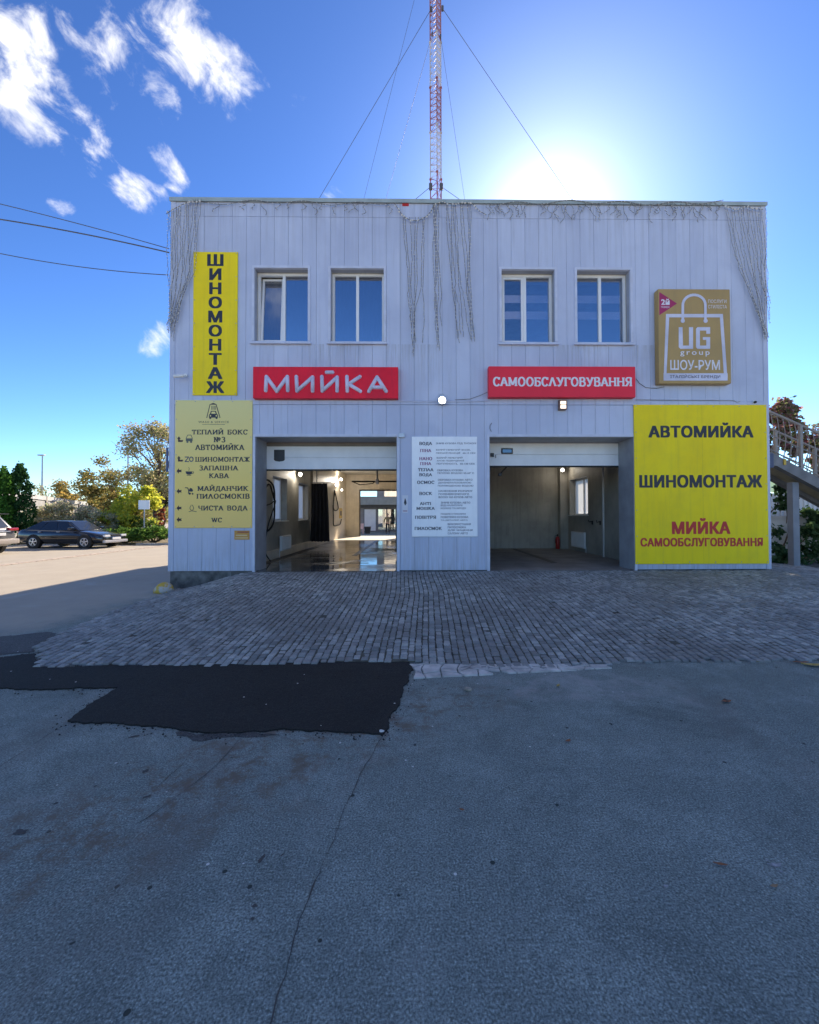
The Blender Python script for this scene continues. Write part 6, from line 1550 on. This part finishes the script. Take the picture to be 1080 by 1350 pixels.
# ================================================================== SMALL THINGS ON THE GROUND
# yellow painted guard stone at the corner
c = G(212, 782, 0); gs = MB()
gs.lathe([(.19, 0), (.185, .06), (.16, .12), (.11, .175), (.05, .2), (.01, .207)], 22, 'Z', (c.x, c.y+.12, 0))
gs.v = [(x + .02*noise.noise((x*9, y*9, z*9)), y + .02*noise.noise((y*9, z*9, x*9)), z + .012*noise.noise((x*11, z*7, y*5))*(z > .01)) for x, y, z in gs.v]
def guard_mat():
    m, nt, b = new_mat('worn_yellow_paint'); v = coords(nt)
    nt.links.new(mixc(nt, ramp(nt, noise_tex(nt, v, 7, 5, .7), [(.46, 0.0), (.56, 1.0)]), (.55, .36, .05), (.48, .46, .42)), b.inputs['Base Color']); b.inputs['Roughness'].default_value = .7; return m
tag(gs.build('guard_stone', guard_mat(), None, origin=(c.x, c.y+.12, 0), smooth=True), 'rounded guard stone with worn yellow paint at the left foot of the building', 'bollard')
def leaf(name, label, px, py, l, w, rot, mat, seed, z=.004, group=None, curl=.35):
    c = G(px, py, z); rnd = random.Random(seed); mb = MB(); n = 8; vs = []
    for i in range(n+1):
        t = i/n; hw = w*sin(pi*min(.98, max(.03, t)))**.8; zz = z + .004 + curl*w*(2*t-1)**2
        for k in (-1, 0, 1):
            x, y = (t-.5)*l, k*hw; vs.append((c.x + x*cos(rot)-y*sin(rot), c.y + x*sin(rot)+y*cos(rot), zz + abs(k)*curl*w*.9 + rnd.uniform(0, .002)))
    mb.add(vs, [(i*3+k, i*3+k+1, i*3+k+4, i*3+k+3) for i in range(n) for k in (0, 1)])
    return tag(mb.build(name, mat, None, origin=(c.x, c.y, 0)), label, 'leaf', group)
lf = pmat('dry_leaf', (.30, .12, .05), .7, .3, 30); lf2 = pmat('pale_leaf', (.36, .24, .13), .7, .3, 30); lf3 = pmat('yellow_dry_leaf', (.42, .30, .08), .7, .2, 30)
leaf('fallen_leaf', 'narrow curled rust brown leaf on the bare asphalt in the right foreground', 950, 1141, .062, .008, -.25, lf, 1)
leaf('fallen_leaf', 'small pinkish leaf on the asphalt just right of the curled rust brown leaf', 1021, 1170, .04, .008, .2, lf2, 2)
leaf('fallen_leaf', 'small brown leaf lying alone in the middle of the asphalt', 749, 978, .05, .012, .5, lf, 3)
leaf('fallen_leaf', 'tiny reddish leaf on the asphalt below the dark patch corner', 609, 1069, .03, .008, -.4, lf, 4)
leaf('fallen_leaf', 'dark brown leaf on the asphalt near the cobbled edge at right', 958, 926, .09, .02, .1, lf, 5)
leaf('fallen_leaf', 'ochre leaf on the asphalt below the broken stone edging', 736, 905, .06, .015, .9, lf3, 6)
leaf('fallen_leaf', 'large yellow leaf at the right end of the cobbled edge', 1071, 878, .2, .035, -.2, lf3, 7)
leaf('fallen_leaf', 'brown twig like leaf at the right end of the cobbled edge', 1056, 874, .16, .018, -.1, lf, 8)
leaf('fallen_leaf', 'pale leaf on the cobble edge a little left of the large yellow leaf', 1002, 873, .1, .02, .3, lf3, 9)
def pebble(label, px, py, r, mat, seed):
    c = G(px, py); mb = MB(); mb.ball((c.x, c.y, r*.5), r, 10, .6); mb.v = [(x + r*.5*noise.noise((x*30, y*30, seed)), y + r*.5*noise.noise((y*30, x*30, seed+4)), max(.001, z + r*.3*noise.noise((x*40, z*40, seed)))) for x, y, z in mb.v]
    tag(mb.build('stone_chip', mat, None, origin=(c.x, c.y, 0)), label, 'stone')
chip = pmat('stone_chip', (.34, .30, .25), .85, .3, 30); wht = pmat('white_chip', (.6, .6, .58), .8, .1, 30)
pebble('tan stone chip on the asphalt just below the broken stone edging', 617, 911, .032, chip, 1)
pebble('white chip at the lower right tip of the dark asphalt patch', 503, 966, .02, wht, 2)
pebble('white speck of stone near the right end of the dark asphalt patch', 472, 905, .012, wht, 3)
pebble('small dark brown lump on the asphalt right of the dusty spot', 957, 925, .018, pmat('brown_lump', (.12, .07, .05), .8), 5)
pebble('white speck of stone in the middle of the dark asphalt patch', 216, 945, .012, wht, 6)
pebble('bright stone speck left of the middle on the dark asphalt patch', 335, 900, .010, wht, 7)
# splashes of whitewash
for i, (px, py, rx, ry) in enumerate([(1022, 1141, .028, .014), (1012, 1135, .008, .006), (878, 1169, .012, .008), (1030, 1150, .01, .005)]):
    c = gxy(px, py); pts = []
    for k in range(30):
        a = 2*pi*k/30; s = .6 + 1.1*abs(noise.noise((cos(a)*2.3, sin(a)*2.3, i+.5))); pts.append((c[0]+rx*s*cos(a), c[1]+ry*s*sin(a), .003))
    struct('paint_splash', MB().poly(pts), pmat('whitewash', (.30, .31, .33), .8, .3, 60))
